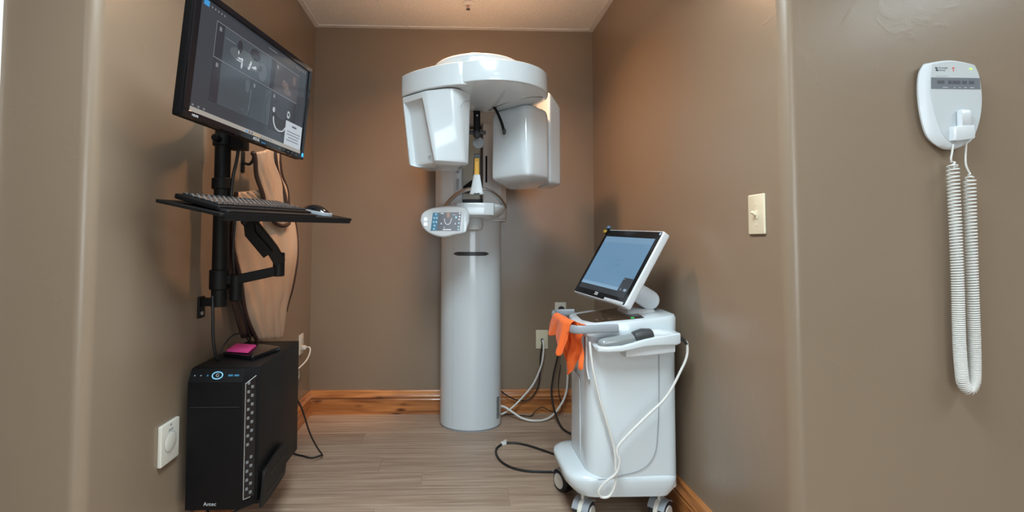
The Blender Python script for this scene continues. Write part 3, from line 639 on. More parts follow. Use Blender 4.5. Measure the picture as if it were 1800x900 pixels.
slab('monitor_label', mat('pale_label', (0.55, 0.58, 0.62), 0.5, var=0.1, vscale=150), mo, FM, [(0.055, -0.1605), (0.188, -0.1605), (0.188, -0.15), (0.055, -0.15)], -0.0022, -0.001)
b = NB(); add_box(b, -0.03, -0.005, -0.0018, -0.001, -0.151, -0.145, Mx=FM); add_box(b, -0.03, -0.005, -0.0018, -0.001, -0.143, -0.138, Mx=FM); obj('monitor_logo', b, 'inkl', mo)
b = NB(); add_cyl(b, FM @ Vector((0.19, -0.0008, 0.151)), FM @ Vector((0.19, -0.002, 0.151)), 0.006, 18); obj('camera_lens', b, mat('blue_lens', (0.3, 0.45, 0.7), 0.2), mo)
# monitor arm: flat paddle from the back of the screen to the deck
P0, P1 = Vector((0.70, 1.985, 0.897)), Vector((0.792, 1.97, 0.838))
ux = (P1-P0).normalized(); ln = (P1-P0).length
FA = frame(P0, ux, Vector((0, 0, 1)) - ux*ux.z)
pad = [(-0.035, -0.036), (ln, -0.04)] + [(ln+0.04*math.sin(a), -0.04*math.cos(a)) for a in [PI*k/10 for k in range(1, 10)]] + [(ln, 0.04), (-0.035, 0.036)]
slab('monitor_arm', 'white2', C, FA, pad, -0.034, 0.034, 0.006)
b = NB(); add_loft(b, [ring(rpoly([(0.70-e, 1.92-e), (0.80+e*0.2, 1.92-e), (0.80+e*0.2, 2.03+e), (0.70-e, 2.03+e)], 0.02, 6), z) for e, z in ((0.02, 0.775), (0.012, 0.795), (0.0, 0.802))]); obj('arm_base', b, 'white2', C, angle=50)
# scanner holder on the near side
b = NB(); rings = []
for x, za, zb, ya, yb2 in ((0.508, 0.684, 0.694, 1.752, 1.79), (0.516, 0.676, 0.697, 1.735, 1.81), (0.55, 0.676, 0.696, 1.728, 1.81), (0.60, 0.679, 0.700, 1.726, 1.81), (0.64, 0.686, 0.710, 1.726, 1.81), (0.68, 0.695, 0.722, 1.727, 1.81), (0.73, 0.699, 0.733, 1.729, 1.81), (0.80, 0.70, 0.742, 1.732, 1.81), (0.818, 0.704, 0.742, 1.74, 1.81)):
    rings.append([(x, p[0], p[1]) for p in rpoly([(ya, za), (yb2, za), (yb2, zb), (ya, zb)], 0.007, 4)])
add_loft(b, rings); hl = obj('scanner_holder', b, 'white', C, angle=50)
b = NB(); rings = [[(x, p[0], p[1]) for p in rpoly([(1.745, z0), (1.81, z0), (1.81, z1), (1.745, z1)], 0.006, 4)] for x, z0, z1 in ((0.62, 0.655, 0.69), (0.70, 0.66, 0.7), (0.80, 0.672, 0.71))]
add_loft(b, rings); obj('holder_bracket', b, 'white2', hl, angle=50)
# door edge strip at the front corner and front mark
b = NB(); add_tube(b, [(0.497, 1.822, 0.715), (0.4965, 1.82, 0.64), (0.497, 1.818, 0.60), (0.503, 1.812, 0.56)], 0.004, 8); obj('front_edge_strip', b, 'white2', C)
b = NB(); add_text(b, '//', 0.035, frame((0.4975, 1.985, 0.545), (0, -1, 0), (0, 0, 1)) @ TXT, 0.0006); obj('front_logo', b, mat('navy_mark', (0.04, 0.05, 0.1), 0.5), C)
b = NB(); add_prism(b, rrect(-0.06, 0.06, -0.2, 0.12, 0.03), 0, 0.003, Mx=frame((0.4965, 1.975, 0.42), (0, -1, 0), (0, 0, 1)) @ SW); obj('front_panel', b, 'white2', C)
# casters
def caster(x, y, ang):
    ca, sa = math.cos(ang), math.sin(ang)
    ax = Vector((-sa, ca, 0)); fw = Vector((ca, sa, 0)); c = Vector((x, y, 0.045))
    b = NB(); add_cyl(b, c+Vector((0, 0, 0.035))-fw*0.012, c+Vector((0, 0, 0.085))-fw*0.012, 0.008, 14); k = obj('caster', b, 'silver', C)
    b = NB()
    for s in (-1, 1):
        bb = NB(); add_cyl(bb, c+ax*s*0.008, c+ax*s*0.03, 0.045, 32, 0.007); obj('wheel', bb, 'rubber', k)
        bb = NB(); add_cyl(bb, c+ax*s*0.0295, c+ax*s*0.033, 0.031, 28, 0.0015); obj('wheel_hub', bb, 'white2', k)
        bb = NB(); add_cyl(bb, c+ax*s*0.0325, c+ax*s*0.0336, 0.026, 28); obj('hub_disc', bb, 'wplate', k)
    Mh = frame(c, fw, (0, 0, 1))
    arc = [(0.052*math.cos(a), 0.052*math.sin(a)) for a in [PI*0.05+PI*0.9*q/14 for q in range(15)]]
    poly = arc+[(-0.02, 0.0), (0.02, 0.0)]
    add_prism(b, poly, -0.0075, 0.0075, 0.0, Mx=Mh @ SW); obj('caster_fork', b, 'wplate', k)
    bb = NB(); rr = [(0.05*math.cos(a), 0.05*math.sin(a)) for a in [PI*0.25+PI*0.6*q/12 for q in range(13)]]; ri = [(0.0465*math.cos(a), 0.0465*math.sin(a)) for a in [PI*0.85-PI*0.6*q/12 for q in range(13)]]
    add_prism(bb, rr+ri, -0.032, 0.032, 0.0, Mx=Mh @ SW); obj('wheel_guard', bb, 'mgrey', k)
caster(0.497, 1.872, 0.9); caster(0.79, 1.868, 0.75); caster(0.478, 2.12, -1.15); caster(0.79, 2.10, 0.3)
box_obj('foot_clip', 'wplate', ft, 0.635, 0.66, 1.86, 1.87, 0.112, 0.124)

# handpiece lying in the holder, with its looped cord
sc = thing('intraoral_scanner', 'handheld scanner with smoked tip lying in the holder on the white cart', 'scanner', (0.65, 1.755, 0.7))
def lozenge(xs_, material, name, par):
    b = NB(); rings = []
    for x, ry, z0, z1 in xs_: rings.append([(x, 1.756+ry*math.cos(a), (z0+z1)/2+(z1-z0)/2*math.sin(a)) for a in [2*PI*k/20 for k in range(20)]])
    add_loft(b, rings); return obj(name, b, material, par, angle=40)
lozenge([(0.520, 0.006, 0.700, 0.708), (0.526, 0.018, 0.692, 0.716), (0.54, 0.022, 0.69, 0.722), (0.60, 0.023, 0.694, 0.733), (0.64, 0.023, 0.703, 0.739), (0.654, 0.02, 0.709, 0.738), (0.66, 0.012, 0.715, 0.732)], 'smoke', 'scanner_tip', sc)
lozenge([(0.645, 0.012, 0.718, 0.738), (0.652, 0.024, 0.712, 0.747), (0.68, 0.026, 0.714, 0.757), (0.712, 0.025, 0.716, 0.757), (0.72, 0.022, 0.72, 0.752)], 'dgrey', 'scanner_grip', sc)
lozenge([(0.715, 0.022, 0.72, 0.754), (0.74, 0.024, 0.718, 0.755), (0.78, 0.023, 0.715, 0.752), (0.805, 0.016, 0.716, 0.742), (0.815, 0.01, 0.719, 0.735)], 'white', 'scanner_body', sc)
b = NB(); add_tube(b, [(0.812, 1.757, 0.725), (0.825, 1.757, 0.722), (0.84, 1.757, 0.712), (0.848, 1.757, 0.70)], 0.006, 10, 5, scale=None); obj('strain_relief', b, 'rubber', sc)
cab = [(0.838, 1.757, 0.716), (0.850, 1.757, 0.700), (0.848, 1.757, 0.655), (0.823, 1.757, 0.60), (0.77, 1.757, 0.51), (0.69, 1.757, 0.435), (0.62, 1.757, 0.368), (0.592, 1.757, 0.335), (0.588, 1.755, 0.31), (0.595, 1.752, 0.285), (0.582, 1.75, 0.245), (0.54, 1.75, 0.212), (0.518, 1.752, 0.18), (0.53, 1.756, 0.158), (0.56, 1.757, 0.163), (0.58, 1.757, 0.205), (0.583, 1.76, 0.26), (0.58, 1.763, 0.32), (0.56, 1.765, 0.40), (0.53, 1.768, 0.50), (0.508, 1.77, 0.60), (0.50, 1.774, 0.66), (0.497, 1.78, 0.705)]
b = NB(); add_tube(b, cab, 0.0045, 10, 8); obj('scanner_cord', b, 'wcable', sc)

# orange cloth over the cart handle
def drape():
    b = NB()
    def patch(rows):
        vs = [[b.verts.new(q) for q in c] for c in rows]
        for a, c in zip(vs[:-1], vs[1:]):
            for k in range(len(a)-1): b.faces.new((a[k], c[k], c[k+1], a[k+1]))
    # upper flap folded over the bar
    ridge = catmull([(0.424, 2.0, 0.776), (0.421, 1.93, 0.777), (0.424, 1.86, 0.777), (0.431, 1.82, 0.777), (0.444, 1.79, 0.775)], 9)
    n = len(ridge); rows = []
    tab = [(0.075, 0.0), (0.085, 0.12), (0.07, 0.3), (0.10, 0.42), (0.135, 0.62), (0.125, 0.74), (0.07, 0.88), (0.03, 1.0)]
    for i, p in enumerate(ridge):
        u = i/(n-1); t = (ridge[min(i+1, n-1)]-ridge[max(i-1, 0)]).normalized(); o = Vector((t.y, -t.x, 0))
        if o.dot(Vector((-1, -0.8, 0))) < 0: o = -o
        lo = interp(tab, u); col = []
        for k in range(5):
            s_ = (4-k)/4; col.append(p - o*(0.010+0.028*s_) + Vector((0, 0, -0.012*s_-0.002)))
        col.append(p+Vector((0, 0, 0.004+0.003*math.sin(9*u)))); col.append(p + o*0.011)
        for k in range(1, 17):
            s_ = k/16; d = s_*lo
            fold = 0.010*math.sin(u*11+0.8*s_+0.6)*s_**0.8 + 0.004*math.sin(u*27+5*s_)*s_
            col.append(p + o*(0.016+0.012*s_+fold) + t*(-0.035*s_*max(0, 0.35-u) + 0.02*s_*max(0, u-0.5)*-1) + Vector((0, 0, -d-0.003)))
        rows.append(col)
    patch(rows)
    # lower part hanging down behind the bar, twisted
    rows = []
    for i in range(23):
        u = i/22; top = Vector((0.434, 1.955, 0.768)).lerp(Vector((0.490, 1.787, 0.764)), u); col = []
        ln_ = interp([(0.12, 0.0), (0.185, 0.15), (0.205, 0.33), (0.19, 0.5), (0.15, 0.62), (0.165, 0.85), (0.15, 1.0)], u)
        for k in range(25):
            s_ = k/24
            off = 0.011*math.sin(u*12+s_*3.2) * (0.3+s_) + 0.006*math.sin(u*5-s_*11+1) + 0.004*math.sin(u*25+s_*6)
            sq = 1-0.10*math.sin(PI*min(1, s_*1.1))
            q = Vector((0.45, 1.88, 0)) + (Vector((top.x, top.y, 0))-Vector((0.45, 1.88, 0)))*sq
            col.append(Vector((q.x-0.006-0.9*off, q.y-0.4*off, top.z-s_*ln_-0.012*math.sin(u*9+s_*5)*s_)))
        rows.append(col)
    patch(rows)
    bmesh.ops.recalc_face_normals(b, faces=b.faces[:])
    o = obj('cleaning_cloth', b, 'cloth', None, 80)
    sd = o.modifiers.new('thick', 'SOLIDIFY'); sd.thickness = 0.002; sd.offset = 0
    ss = o.modifiers.new('sub', 'SUBSURF'); ss.levels = 1; ss.render_levels = 1
    return tag(o, 'bright orange cloth draped over the front handle of the white cart', 'cloth')
drape()

# charm clipped on the top corner of the cart screen
ch = thing('monitor_charm', 'small blue and yellow clip on top corner of the cart screen', 'clip', tuple(FM @ Vector((-0.2, 0.0, 0.165))))
b = NB(); add_sphere(b, FM @ Vector((-0.196, -0.004, 0.172)), 0.011, (1, 1, 0.9)); obj('blue_bead', b, mat('slate_blue', (0.08, 0.15, 0.24), 0.4, var=0.4, vscale=120), ch)
b = NB(); add_sphere(b, FM @ Vector((-0.204, -0.006, 0.15)), 0.011, (1, 1, 0.8)); obj('yellow_bead', b, mat('mustard', (0.5, 0.3, 0.03), 0.4, var=0.4, vscale=120), ch)
box_obj('clip_body', 'black', ch, -0.205, -0.185, -0.006, 0.004, 0.14, 0.168, Mx=FM)

# ================================================================== WALL WORKSTATION (left wall)
FMo = frame((-0.605, 1.494, 1.546), (0.224, 0.974, -0.035), (0.076, 0.019, 0.997))
D = thing('computer_monitor', 'large black widescreen monitor showing dental scans on the left wall', 'monitor', (-0.605, 1.494, 1.37))
W2, H2 = 0.2835, 0.17
slab('monitor_housing', 'black', D, FMo, rrect(-W2, W2, -H2, H2, 0.006), 0.004, 0.03, 0.003)
slab('monitor_back', 'black', D, FMo, rrect(-0.2, 0.2, -0.12, 0.1, 0.03), 0.03, 0.05, 0.008)
# bezel frame
b = NB()
for a in ((-W2, W2, -H2, -0.1525), (-W2, W2, 0.152, H2), (-W2, -0.2625, -0.1525, 0.152), (0.2665, W2, -0.1525, 0.152)): add_box(b, a[0], a[1], -0.003, 0.006, a[2], a[3], 0.0012, 1, Mx=FMo)
bz = obj('monitor_bezel', b, 'gloss', D)
b = NB(); add_text(b, 'ASUS', 0.0135, FMo @ Matrix.Translation((0.008, -0.0033, -0.161)) @ TXT); obj('brand_lettering', b, 'inkl', bz)
b = NB(); add_text(b, 'ASUS', 0.001, FMo @ TXT); b.free()
b = NB(); add_text(b, 'HDMI', 0.0085, FMo @ Matrix.Translation((-0.243, -0.0033, -0.1615)) @ TXT); obj('port_lettering', b, 'inkl', bz)
box_obj('blue_tag', mat('blue_print', (0.02, 0.15, 0.35), 0.4), bz, 0.034, 0.055, -0.0033, -0.0029, -0.1655, -0.1625, Mx=FMo)
for k in range(5): box_obj('menu_button', 'mgrey', bz, 0.13+0.025*k, 0.136+0.025*k, -0.0033, -0.0029, -0.162, -0.1608, Mx=FMo)
box_obj('power_light', 'ledb', bz, 0.2685, 0.279, -0.0036, -0.003, -0.161, -0.148, Mx=FMo)
def ui(name, x0, x1, z0, z1, material, lvl=1, parent=None):
    return slab(name, material, parent or scn, FMo, [(x0, z0), (x1, z0), (x1, z1), (x0, z1)], 0.0030-0.0006*lvl, 0.0036-0.0006*lvl+0.0008)
scn = slab('screen', scr('desk_screen', (0.028, 0.034, 0.042), 1, 0.12), D, FMo, [(-0.263, -0.153), (0.267, -0.153), (0.267, 0.1525), (-0.263, 0.1525)], 0.0030, 0.0045)
sA = scr('scan_pane', (0.045, 0.058, 0.068), 1, 0.12); sB = scr('scan_pane_dark', (0.02, 0.021, 0.028), 1, 0.12); sC = scr('scan_line', (0.16, 0.17, 0.18), 1); sW = scr('scan_white', (0.42, 0.46, 0.48), 1); sL = scr('scan_glow', (0.075, 0.09, 0.1), 1, 0.12); sR = scr('scan_red', (0.048, 0.042, 0.046), 1, 0.12); sT = scr('taskbar', (0.30, 0.28, 0.25), 1); sBl = scr('app_badge', (0.03, 0.25, 0.55), 1); sP = scr('popup_card', (0.42, 0.46, 0.5), 1); sK = scr('popup_ink', (0.08, 0.09, 0.11), 1); sS = scr('scan_shadow', (0.010, 0.008, 0.009), 1)
ui('app_badge', -0.25, -0.231, 0.134, 0.149, sBl)
for k in range(5): ui('tool_icon', -0.222+0.012*k, -0.2185+0.012*k, 0.137, 0.1415, sC)
ui('title_text', 0.03, 0.075, 0.138, 0.1395, sC)
for k in range(5): ui('tool_icon', 0.19+0.014*k, 0.194+0.014*k, 0.137, 0.1405, sC)
ui('scan_margin', -0.197, -0.166, 0.018, 0.112, sB); ui('scan_pane', -0.166, 0.052, 0.018, 0.112, sA); ui('scan_margin', 0.052, 0.072, 0.018, 0.112, sB)
ui('pane_line', -0.197, 0.212, 0.113, 0.1145, sC); ui('pane_line', -0.197, 0.212, 0.0145, 0.0165, sC); ui('pane_line', -0.198, -0.197, 0.0145, 0.1145, sC)
ui('scan_pane', 0.074, 0.212, 0.018, 0.112, sR)
ui('scan_margin', -0.197, -0.166, -0.105, 0.013, sB); ui('scan_pane', -0.166, -0.034, -0.105, 0.013, sA); ui('scan_pane', -0.032, 0.068, -0.103, 0.011, sA); ui('scan_pane', 0.07, 0.212, -0.11, 0.012, sB)
for x, z in ((-0.186, 0.1), (-0.186, 0.0), (0.082, 0.1), (-0.024, 0.0), (0.078, 0.002)): ui('pane_icon', x, x+0.008, z-0.008, z+0.003, sC, 2)
ui('caption_text', -0.16, -0.12, 0.083, 0.0845, sC, 2)
def blob(cx, cz, rx, rz, material, lvl=2, name='scan_spot'):
    slab(name, material, scn, FMo, [(cx+rx*math.cos(a), cz+rz*math.sin(a)) for a in [2*PI*k/14 for k in range(14)]], 0.0030-0.0006*lvl, 0.0036-0.0006*lvl+0.0008)
blob(-0.065, 0.058, 0.075, 0.024, sL); blob(-0.03, 0.088, 0.025, 0.018, sB); blob(0.01, 0.05, 0.022, 0.028, sL); blob(-0.1, 0.085, 0.012, 0.018, sB)
for cx, cz, rx, rz in ((-0.104, 0.066, 0.002, 0.006), (-0.098, 0.05, 0.007, 0.003), (-0.088, 0.051, 0.006, 0.0045), (-0.1, 0.043, 0.012, 0.0015), (-0.086, 0.036, 0.003, 0.011), (-0.051, 0.046, 0.0035, 0.008), (-0.047, 0.056, 0.003, 0.007), (-0.034, 0.047, 0.008, 0.003), (-0.026, 0.05, 0.006, 0.005), (-0.055, 0.038, 0.004, 0.0045)): blob(cx, cz, rx, rz, sW, 3)
for cx, cz, rx, rz in ((0.135, 0.055, 0.02, 0.012), (0.185, 0.085, 0.01, 0.016), (0.15, 0.035, 0.022, 0.01)): blob(cx, cz, rx, rz, scr('scan_rose', (0.10, 0.07, 0.068), 1))
for k in range(9): blob(0.125+0.0055*k, 0.066-0.0042*k+0.003*(k % 2), 0.002, 0.0018, sC, 3)
blob(-0.05, -0.015, 0.01, 0.02, sL)
b = NB(); add_tube(b, [(x, 0.0012, z) for x, z in ((0.062, 0.0), (0.05, -0.03), (0.048, -0.06), (0.052, -0.098))], 0.0012, 5, Mx=FMo); obj('scan_outline', b, sL, scn)
b = NB(); add_tube(b, [(x, 0.0012, z) for x, z in ((-0.034, -0.02), (-0.038, -0.09), (-0.05, -0.1), (-0.07, -0.09))], 0.0009, 5, Mx=FMo); obj('scan_outline', b, sL, scn)
blob(0.125, -0.062, 0.042, 0.034, sS); blob(0.125, -0.035, 0.04, 0.03, sB, 3)
b = NB(); add_tube(b, [(x, 0.0008, z) for x, z in ((0.087, -0.066), (0.092, -0.085), (0.105, -0.1), (0.125, -0.105), (0.145, -0.1), (0.158, -0.086))], 0.002, 6, Mx=FMo); obj('jaw_arc', b, sW, scn)
for cx, cz, rx, rz in ((0.088, -0.043, 0.006, 0.009), (0.17, -0.037, 0.009, 0.012)): blob(cx, cz, rx, rz, sW, 3)
blob(0.17, -0.037, 0.005, 0.007, sA, 4)
ui('taskbar', -0.263, 0.267, -0.153, -0.139, sT)
for k in range(11): ui('task_icon', -0.035+0.012*k, -0.029+0.012*k, -0.149, -0.1435, [sBl, sK, sK, scr('icon_tan', (0.45, 0.3, 0.1), 1)][min(k, 3)] if k < 6 else sC, 2)
for k in range(3): ui('status_icon', -0.252+0.02*k, -0.246+0.02*k, -0.136, -0.131, sC)
ui('popup_card', 0.16, 0.2605, -0.139, -0.058, sP, 4)
b = NB(); add_text(b, 'alert', 0.014, FMo @ Matrix.Translation((0.21, 0.0004, -0.07)) @ TXT, 0.0001); b.free()
for x0, x1, z in ((0.197, 0.224, -0.071), (0.17, 0.25, -0.092), (0.17, 0.248, -0.102), (0.18, 0.24, -0.112), (0.17, 0.245, -0.122)): ui('popup_line', x0, x1, z-0.0012-(0.002 if z > -0.08 else 0), z+0.0012+(0.002 if z > -0.08 else 0), sK, 5)

# the wall pole with monitor clamp, keyboard arm and tray
K = thing('workstation_mount', 'black wall pole with jointed arm and keyboard tray under the monitor', 'wall mount', (-0.83, 1.75, 0.82))
PX, PY = -0.832, 1.75
b = NB(); add_cyl(b, (PX, PY, 0.84), (PX, PY, 1.60), 0.0265, 28); obj('pole', b, 'bmetal', K)
for z in (1.275, 1.43): 
    b = NB(); add_cyl(b, (PX, PY, z-0.02), (PX, PY, z+0.02), 0.034, 28, 0.003); obj('pole_collar', b, 'bmetal', K)
b = NB(); add_cyl(b, (PX, PY-0.03, 1.43), (PX, PY-0.065, 1.43), 0.012, 14, 0.003); obj('clamp_knob', b, 'black', K)
b = NB(); add_cyl(b, (PX, PY, 0.90), (PX, PY, 0.97), 0.034, 28, 0.003); obj('arm_collar', b, 'bmetal', K)
# wall bracket at the foot
b = NB(); add_box(b, XL, XL+0.008, PY-0.02, PY+0.02, 0.80, 0.875, 0.002); add_box(b, XL+0.008, PX+0.01, PY-0.016, PY+0.016, 0.842, 0.87, 0.003); br = obj('foot_bracket', b, 'bmetal', K)
b = NB(); add_cyl(b, (XL+0.008, PY-0.006, 0.817), (XL+0.012, PY-0.006, 0.817), 0.007, 12); obj('bracket_screw', b, 'silver', br)
b = NB(); add_box(b, XL, XL+0.008, PY-0.04, PY+0.04, 1.52, 1.62, 0.002); add_box(b, XL+0.008, PX, PY-0.022, PY+0.022, 1.56, 1.585, 0.003); obj('head_bracket', b, 'bmetal', K)
# arm to the monitor
b = NB(); add_box(b, -0.815, -0.755, 1.735, 1.79, 1.40, 1.55, 0.004); obj('monitor_clamp', b, 'black', K)
vs_ = FMo @ Vector((0.02, 0.052, -0.01))
b = NB(); add_sweep(b, [(PX+0.03, PY, 1.53), (-0.74, 1.70, 1.53), tuple(vs_)], rrect(-0.02, 0.02, -0.025, 0.025, 0.006), up=(0, 0, 1)); obj('monitor_arm', b, 'bmetal', K)
slab('vesa_plate', 'bmetal', K, FMo, rrect(-0.04, 0.08, -0.07, 0.05, 0.006), 0.05, 0.056)
b = NB(); add_tube(b, [(-0.78, 1.76, 1.42), (-0.785, 1.755, 1.36), (-0.795, 1.752, 1.30), (-0.80, 1.75, 1.22)], 0.006, 8); obj('arm_cable', b, 'bcable', K)
# keyboard arm: pole -> elbow -> tilting arm -> tray
b = NB(); add_sweep(b, [(PX+0.02, PY, 0.935), (-0.775, 1.752, 0.935), (-0.74, 1.755, 0.942), (-0.635, 1.765, 0.965)], rrect(-0.016, 0.016, -0.017, 0.017, 0.005), up=(0, 0, 1)); obj('lower_arm', b, 'bmetal', K)
b = NB(); add_cyl(b, (-0.775, 1.752, 0.86), (-0.775, 1.752, 0.952), 0.021, 24, 0.003); obj('lower_joint', b, 'bmetal', K)
b = NB(); add_cyl(b, (-0.632, 1.766, 0.945), (-0.632, 1.766, 1.03), 0.02, 24, 0.003); obj('elbow_joint', b, 'bmetal', K)
b = NB(); add_sweep(b, [(-0.63, 1.764, 1.0), (-0.645, 1.74, 1.04), (-0.69, 1.70, 1.115), (-0.715, 1.675, 1.15)], rrect(-0.022, 0.022, -0.02, 0.02, 0.005), up=(0.6, 0, 0.8)); ua = obj('spring_arm', b, 'bmetal', K)
b = NB(); add_sweep(b, [(-0.70, 1.69, 1.145), (-0.70, 1.69, 1.10), (-0.668, 1.715, 1.05), (-0.655, 1.725, 1.03)], rrect(-0.03, 0.03, -0.018, 0.018, 0.004), up=(0.6, 0, 0.8)); obj('tilt_joint', b, 'black', K)
T0 = Vector((-0.617, 1.30, 1.142)); Tl = Vector((0.197, 0.70, 0.018)); Ts = Vector((-0.211, 0.066, 0.043))
FT = frame(T0, Tl, Tl.cross(Ts) if False else Ts.cross(Tl)*-1 if Ts.cross(Tl).z < 0 else Ts.cross(Tl))
# local: x along the tray (into the room depth), y across towards the wall, z up
LT, WT = Tl.length, Ts.length
FT = Matrix.Identity(4); ex = Tl.normalized(); ey = (Ts-ex*ex.dot(Ts)).normalized(); ez = ex.cross(ey)
for i in range(3): FT[i][0] = ex[i]; FT[i][1] = ey[i]; FT[i][2] = ez[i]; FT[i][3] = T0[i]
b = NB(); add_prism(b, rpoly([(0, 0), (LT, 0), (LT, WT), (0, WT)], 0.012), -0.006, 0.003, 0.0015, Mx=FT); tr = obj('keyboard_tray', b, 'bmetal', K)
box_obj('tray_lip', 'bmetal', tr, 0.01, LT-0.02, -0.002, 0.004, -0.016, 0.004, Mx=FT)
box_obj('tray_plate', 'bmetal', tr, 0.3, 0.44, 0.05, 0.19, -0.02, -0.006, r=0.003, Mx=FT)
# keyboard and mouse on the tray
kb = thing('keyboard', 'black computer keyboard lying on the wall-mounted tray', 'keyboard', tuple(FT @ Vector((0.25, 0.12, 0.003))))
FK = FT @ Matrix.Translation((0.02, 0.03, 0.0045)) @ Matrix.Rotation(math.radians(3.5), 4, 'X')
b = NB(); add_prism(b, rpoly([(0, 0), (0.45, 0), (0.45, 0.155), (0, 0.155)], 0.01), 0, 0.014, 0.003, Mx=FK); obj('keyboard_body', b, 'black', kb)
b = NB(); add_prism(b, rpoly([(0.005, -0.028), (0.44, -0.028), (0.445, 0.004), (0.0, 0.004)], 0.008), -0.003, 0.008, 0.003, Mx=FK); obj('palm_rest', b, 'bmetal', kb)
b = NB()
for rw in range(6):
    n = 21
    for k in range(n):
        x = 0.014+k*0.0202; yv = 0.016+rw*0.0215
        if rw == 0 and 4 <= k <= 8: continue
        add_box(b, x, x+0.0165, yv, yv+0.0172, 0.013, 0.0205, 0.0015, 1, Mx=FK)
add_box(b, 0.014+4*0.0202, 0.014+8*0.0202+0.0165, 0.016, 0.0332, 0.013, 0.0205, 0.0015, 1, Mx=FK)
ky = obj('keys', b, 'keys', kb); ky['kind'] = 'stuff'
b = NB()
for rw in range(1, 6):
    for k in range(21):
        x = 0.019+k*0.0202; yv = 0.024+rw*0.0215; add_box(b, x, x+0.004, yv, yv+0.005, 0.0205, 0.0207, Mx=FK)
kl = obj('key_legends', b, 'inkl', kb); kl['kind'] = 'stuff'
mb = thing('computer_mouse', 'black and silver computer mouse at the far end of the keyboard tray', 'mouse', tuple(FT @ Vector((0.58, 0.08, 0.003))))
FMs = FT @ Matrix.Translation((0.58, 0.075, 0.0035)) @ Matrix.Rotation(-1.3, 4, 'Z')
b = NB(); rings = []
for k in range(13):
    u = k/12; xx = -0.055+0.11*u; wv = 0.031*math.sqrt(max(0.02, 1-(2*u-1)**4)); hv = 0.036*math.sin(PI*min(1, 0.12+u*0.85))**0.7
    rings.append([(xx, wv*math.cos(a), hv*math.sin(a)**0.8 if math.sin(a) > 0 else 0.0) for a in [PI*j/12 for j in range(13)]])
add_loft(b, rings, Mx=FMs); obj('mouse_shell', b, 'gloss', mb, 50)
b = NB(); rings = []
for k in range(13):
    u = k/12; xx = -0.056+0.112*u; wv = 0.033*math.sqrt(max(0.02, 1-(2*u-1)**4)); rings.append([(xx, y_, z_) for y_, z_ in rpoly([(-wv, 0), (wv, 0), (wv, 0.014), (-wv, 0.014)], 0.003, 2)])
add_loft(b, rings, Mx=FMs); obj('mouse_side', b, 'mgrey', mb, 50)

# computer tower in its wall cradle
T = thing('computer_tower', 'black desktop computer tower mounted low on the left wall', 'computer', (-0.76, 1.85, 0.205))
px0, px1, py0, py1, pz0, pz1 = -0.868, -0.652, 1.665, 2.075, 0.205, 0.652
box_obj('tower_case', 'bmetal', T, px0, px1, py0, py1, pz0, pz1, r=0.003)
# front bezel with chamfered corner and sloped top
bp_ = lambda z, fy: [(px0, py0, z), (px0+0.004, fy, z), (-0.690, fy, z), (px1, py0-0.001, z)]
b = NB(); add_loft(b, [bp_(pz0, 1.623), bp_(0.612, 1.62), [(px0, py0, 0.65), (px0+0.004, 1.642, 0.65), (-0.69, 1.642, 0.65), (px1, py0-0.001, 0.65)]]); fb = obj('front_bezel', b, 'black', T, 20)
box_obj('drive_bay_line', mat('dark_line', (0.05, 0.05, 0.055), 0.5), fb, px0+0.012, -0.697, 1.6185, 1.621, 0.532, 0.5326)
b = NB(); add_text(b, 'Antec', 0.017, frame((-0.785, 1.6215, 0.224), (1, 0, 0), (0, 0, 1)) @ TXT); obj('brand_lettering', b, 'inkl', fb)
# vent strip in the chamfer
va, vb = Vector((-0.684, 1.628, 0)), Vector((-0.658, 1.657, 0)); vx = (vb-va).normalized(); vn = Vector((vx.y, -vx.x, 0))
FV = frame((va+vb)/2, vx, (0, 0, 1))
wv = (vb-va).length/2
slab('vent_panel', 'gloss', fb, FV, [(-wv, 0.235), (wv*0.8, 0.235), (wv*0.8, 0.625), (-wv, 0.605)], -0.003, 0.0)
b = NB(); add_box(b, -wv-0.001, -wv+0.0012, -0.0045, -0.001, 0.235, 0.605, Mx=FV); add_sweep(b, [FV @ Vector((-wv, -0.0035, 0.605)), FV @ Vector((wv*0.8, -0.0035, 0.625))], circ(0.0011, 6)); add_box(b, -wv, wv*0.2, -0.0045, -0.001, 0.234, 0.236, Mx=FV); obj('vent_trim', b, 'silver', fb)
for k in range(26):
    z = 0.245+k*0.0142; c = (-0.45 if k % 2 else 0.2)*wv
    if k in (9, 10): continue
    b = NB(); add_box(b, c-0.0045, c+0.0045, -0.0042, -0.002, z, z+0.0095, 0.0008, 1, Mx=FV); obj('vent_cell', b, mat('vent_grey', (0.16, 0.17, 0.18), 0.5) if 'vent_grey' not in bpy.data.materials else bpy.data.materials['vent_grey'], fb)
# power button and lights on the sloped top edge
FB = frame((-0.775, 1.631, 0.631), (1, 0, 0), (0, 0.022, 0.038))
b = NB(); add_tube(b, [FB @ Vector((0.0165*math.cos(a), -0.001, 0.0115*math.sin(a))) for a in [k*2*PI/24 for k in range(25)]], 0.0018, 6, 1); obj('power_ring', b, mat('ring_light', (0.2, 0.5, 0.7), 0.3, emit=(0.25, 0.6, 0.9), estr=0.35), fb)
b = NB(); add_text(b, 'G', 0.016, FB @ Matrix.Translation((0, -0.0007, 0)) @ TXT); obj('power_symbol', b, 'inkl', fb)
for x0, x1 in ((0.035, 0.05), (0.055, 0.07), (-0.034, -0.029)): box_obj('status_light', 'cyanink', fb, x0, x1, -0.001, 0.0, -0.003, 0.003, Mx=FB)
for x in (-0.075, -0.055): box_obj('port', 'mgrey', fb, x, x+0.004, -0.001, 0.0, -0.002, 0.002, Mx=FB)
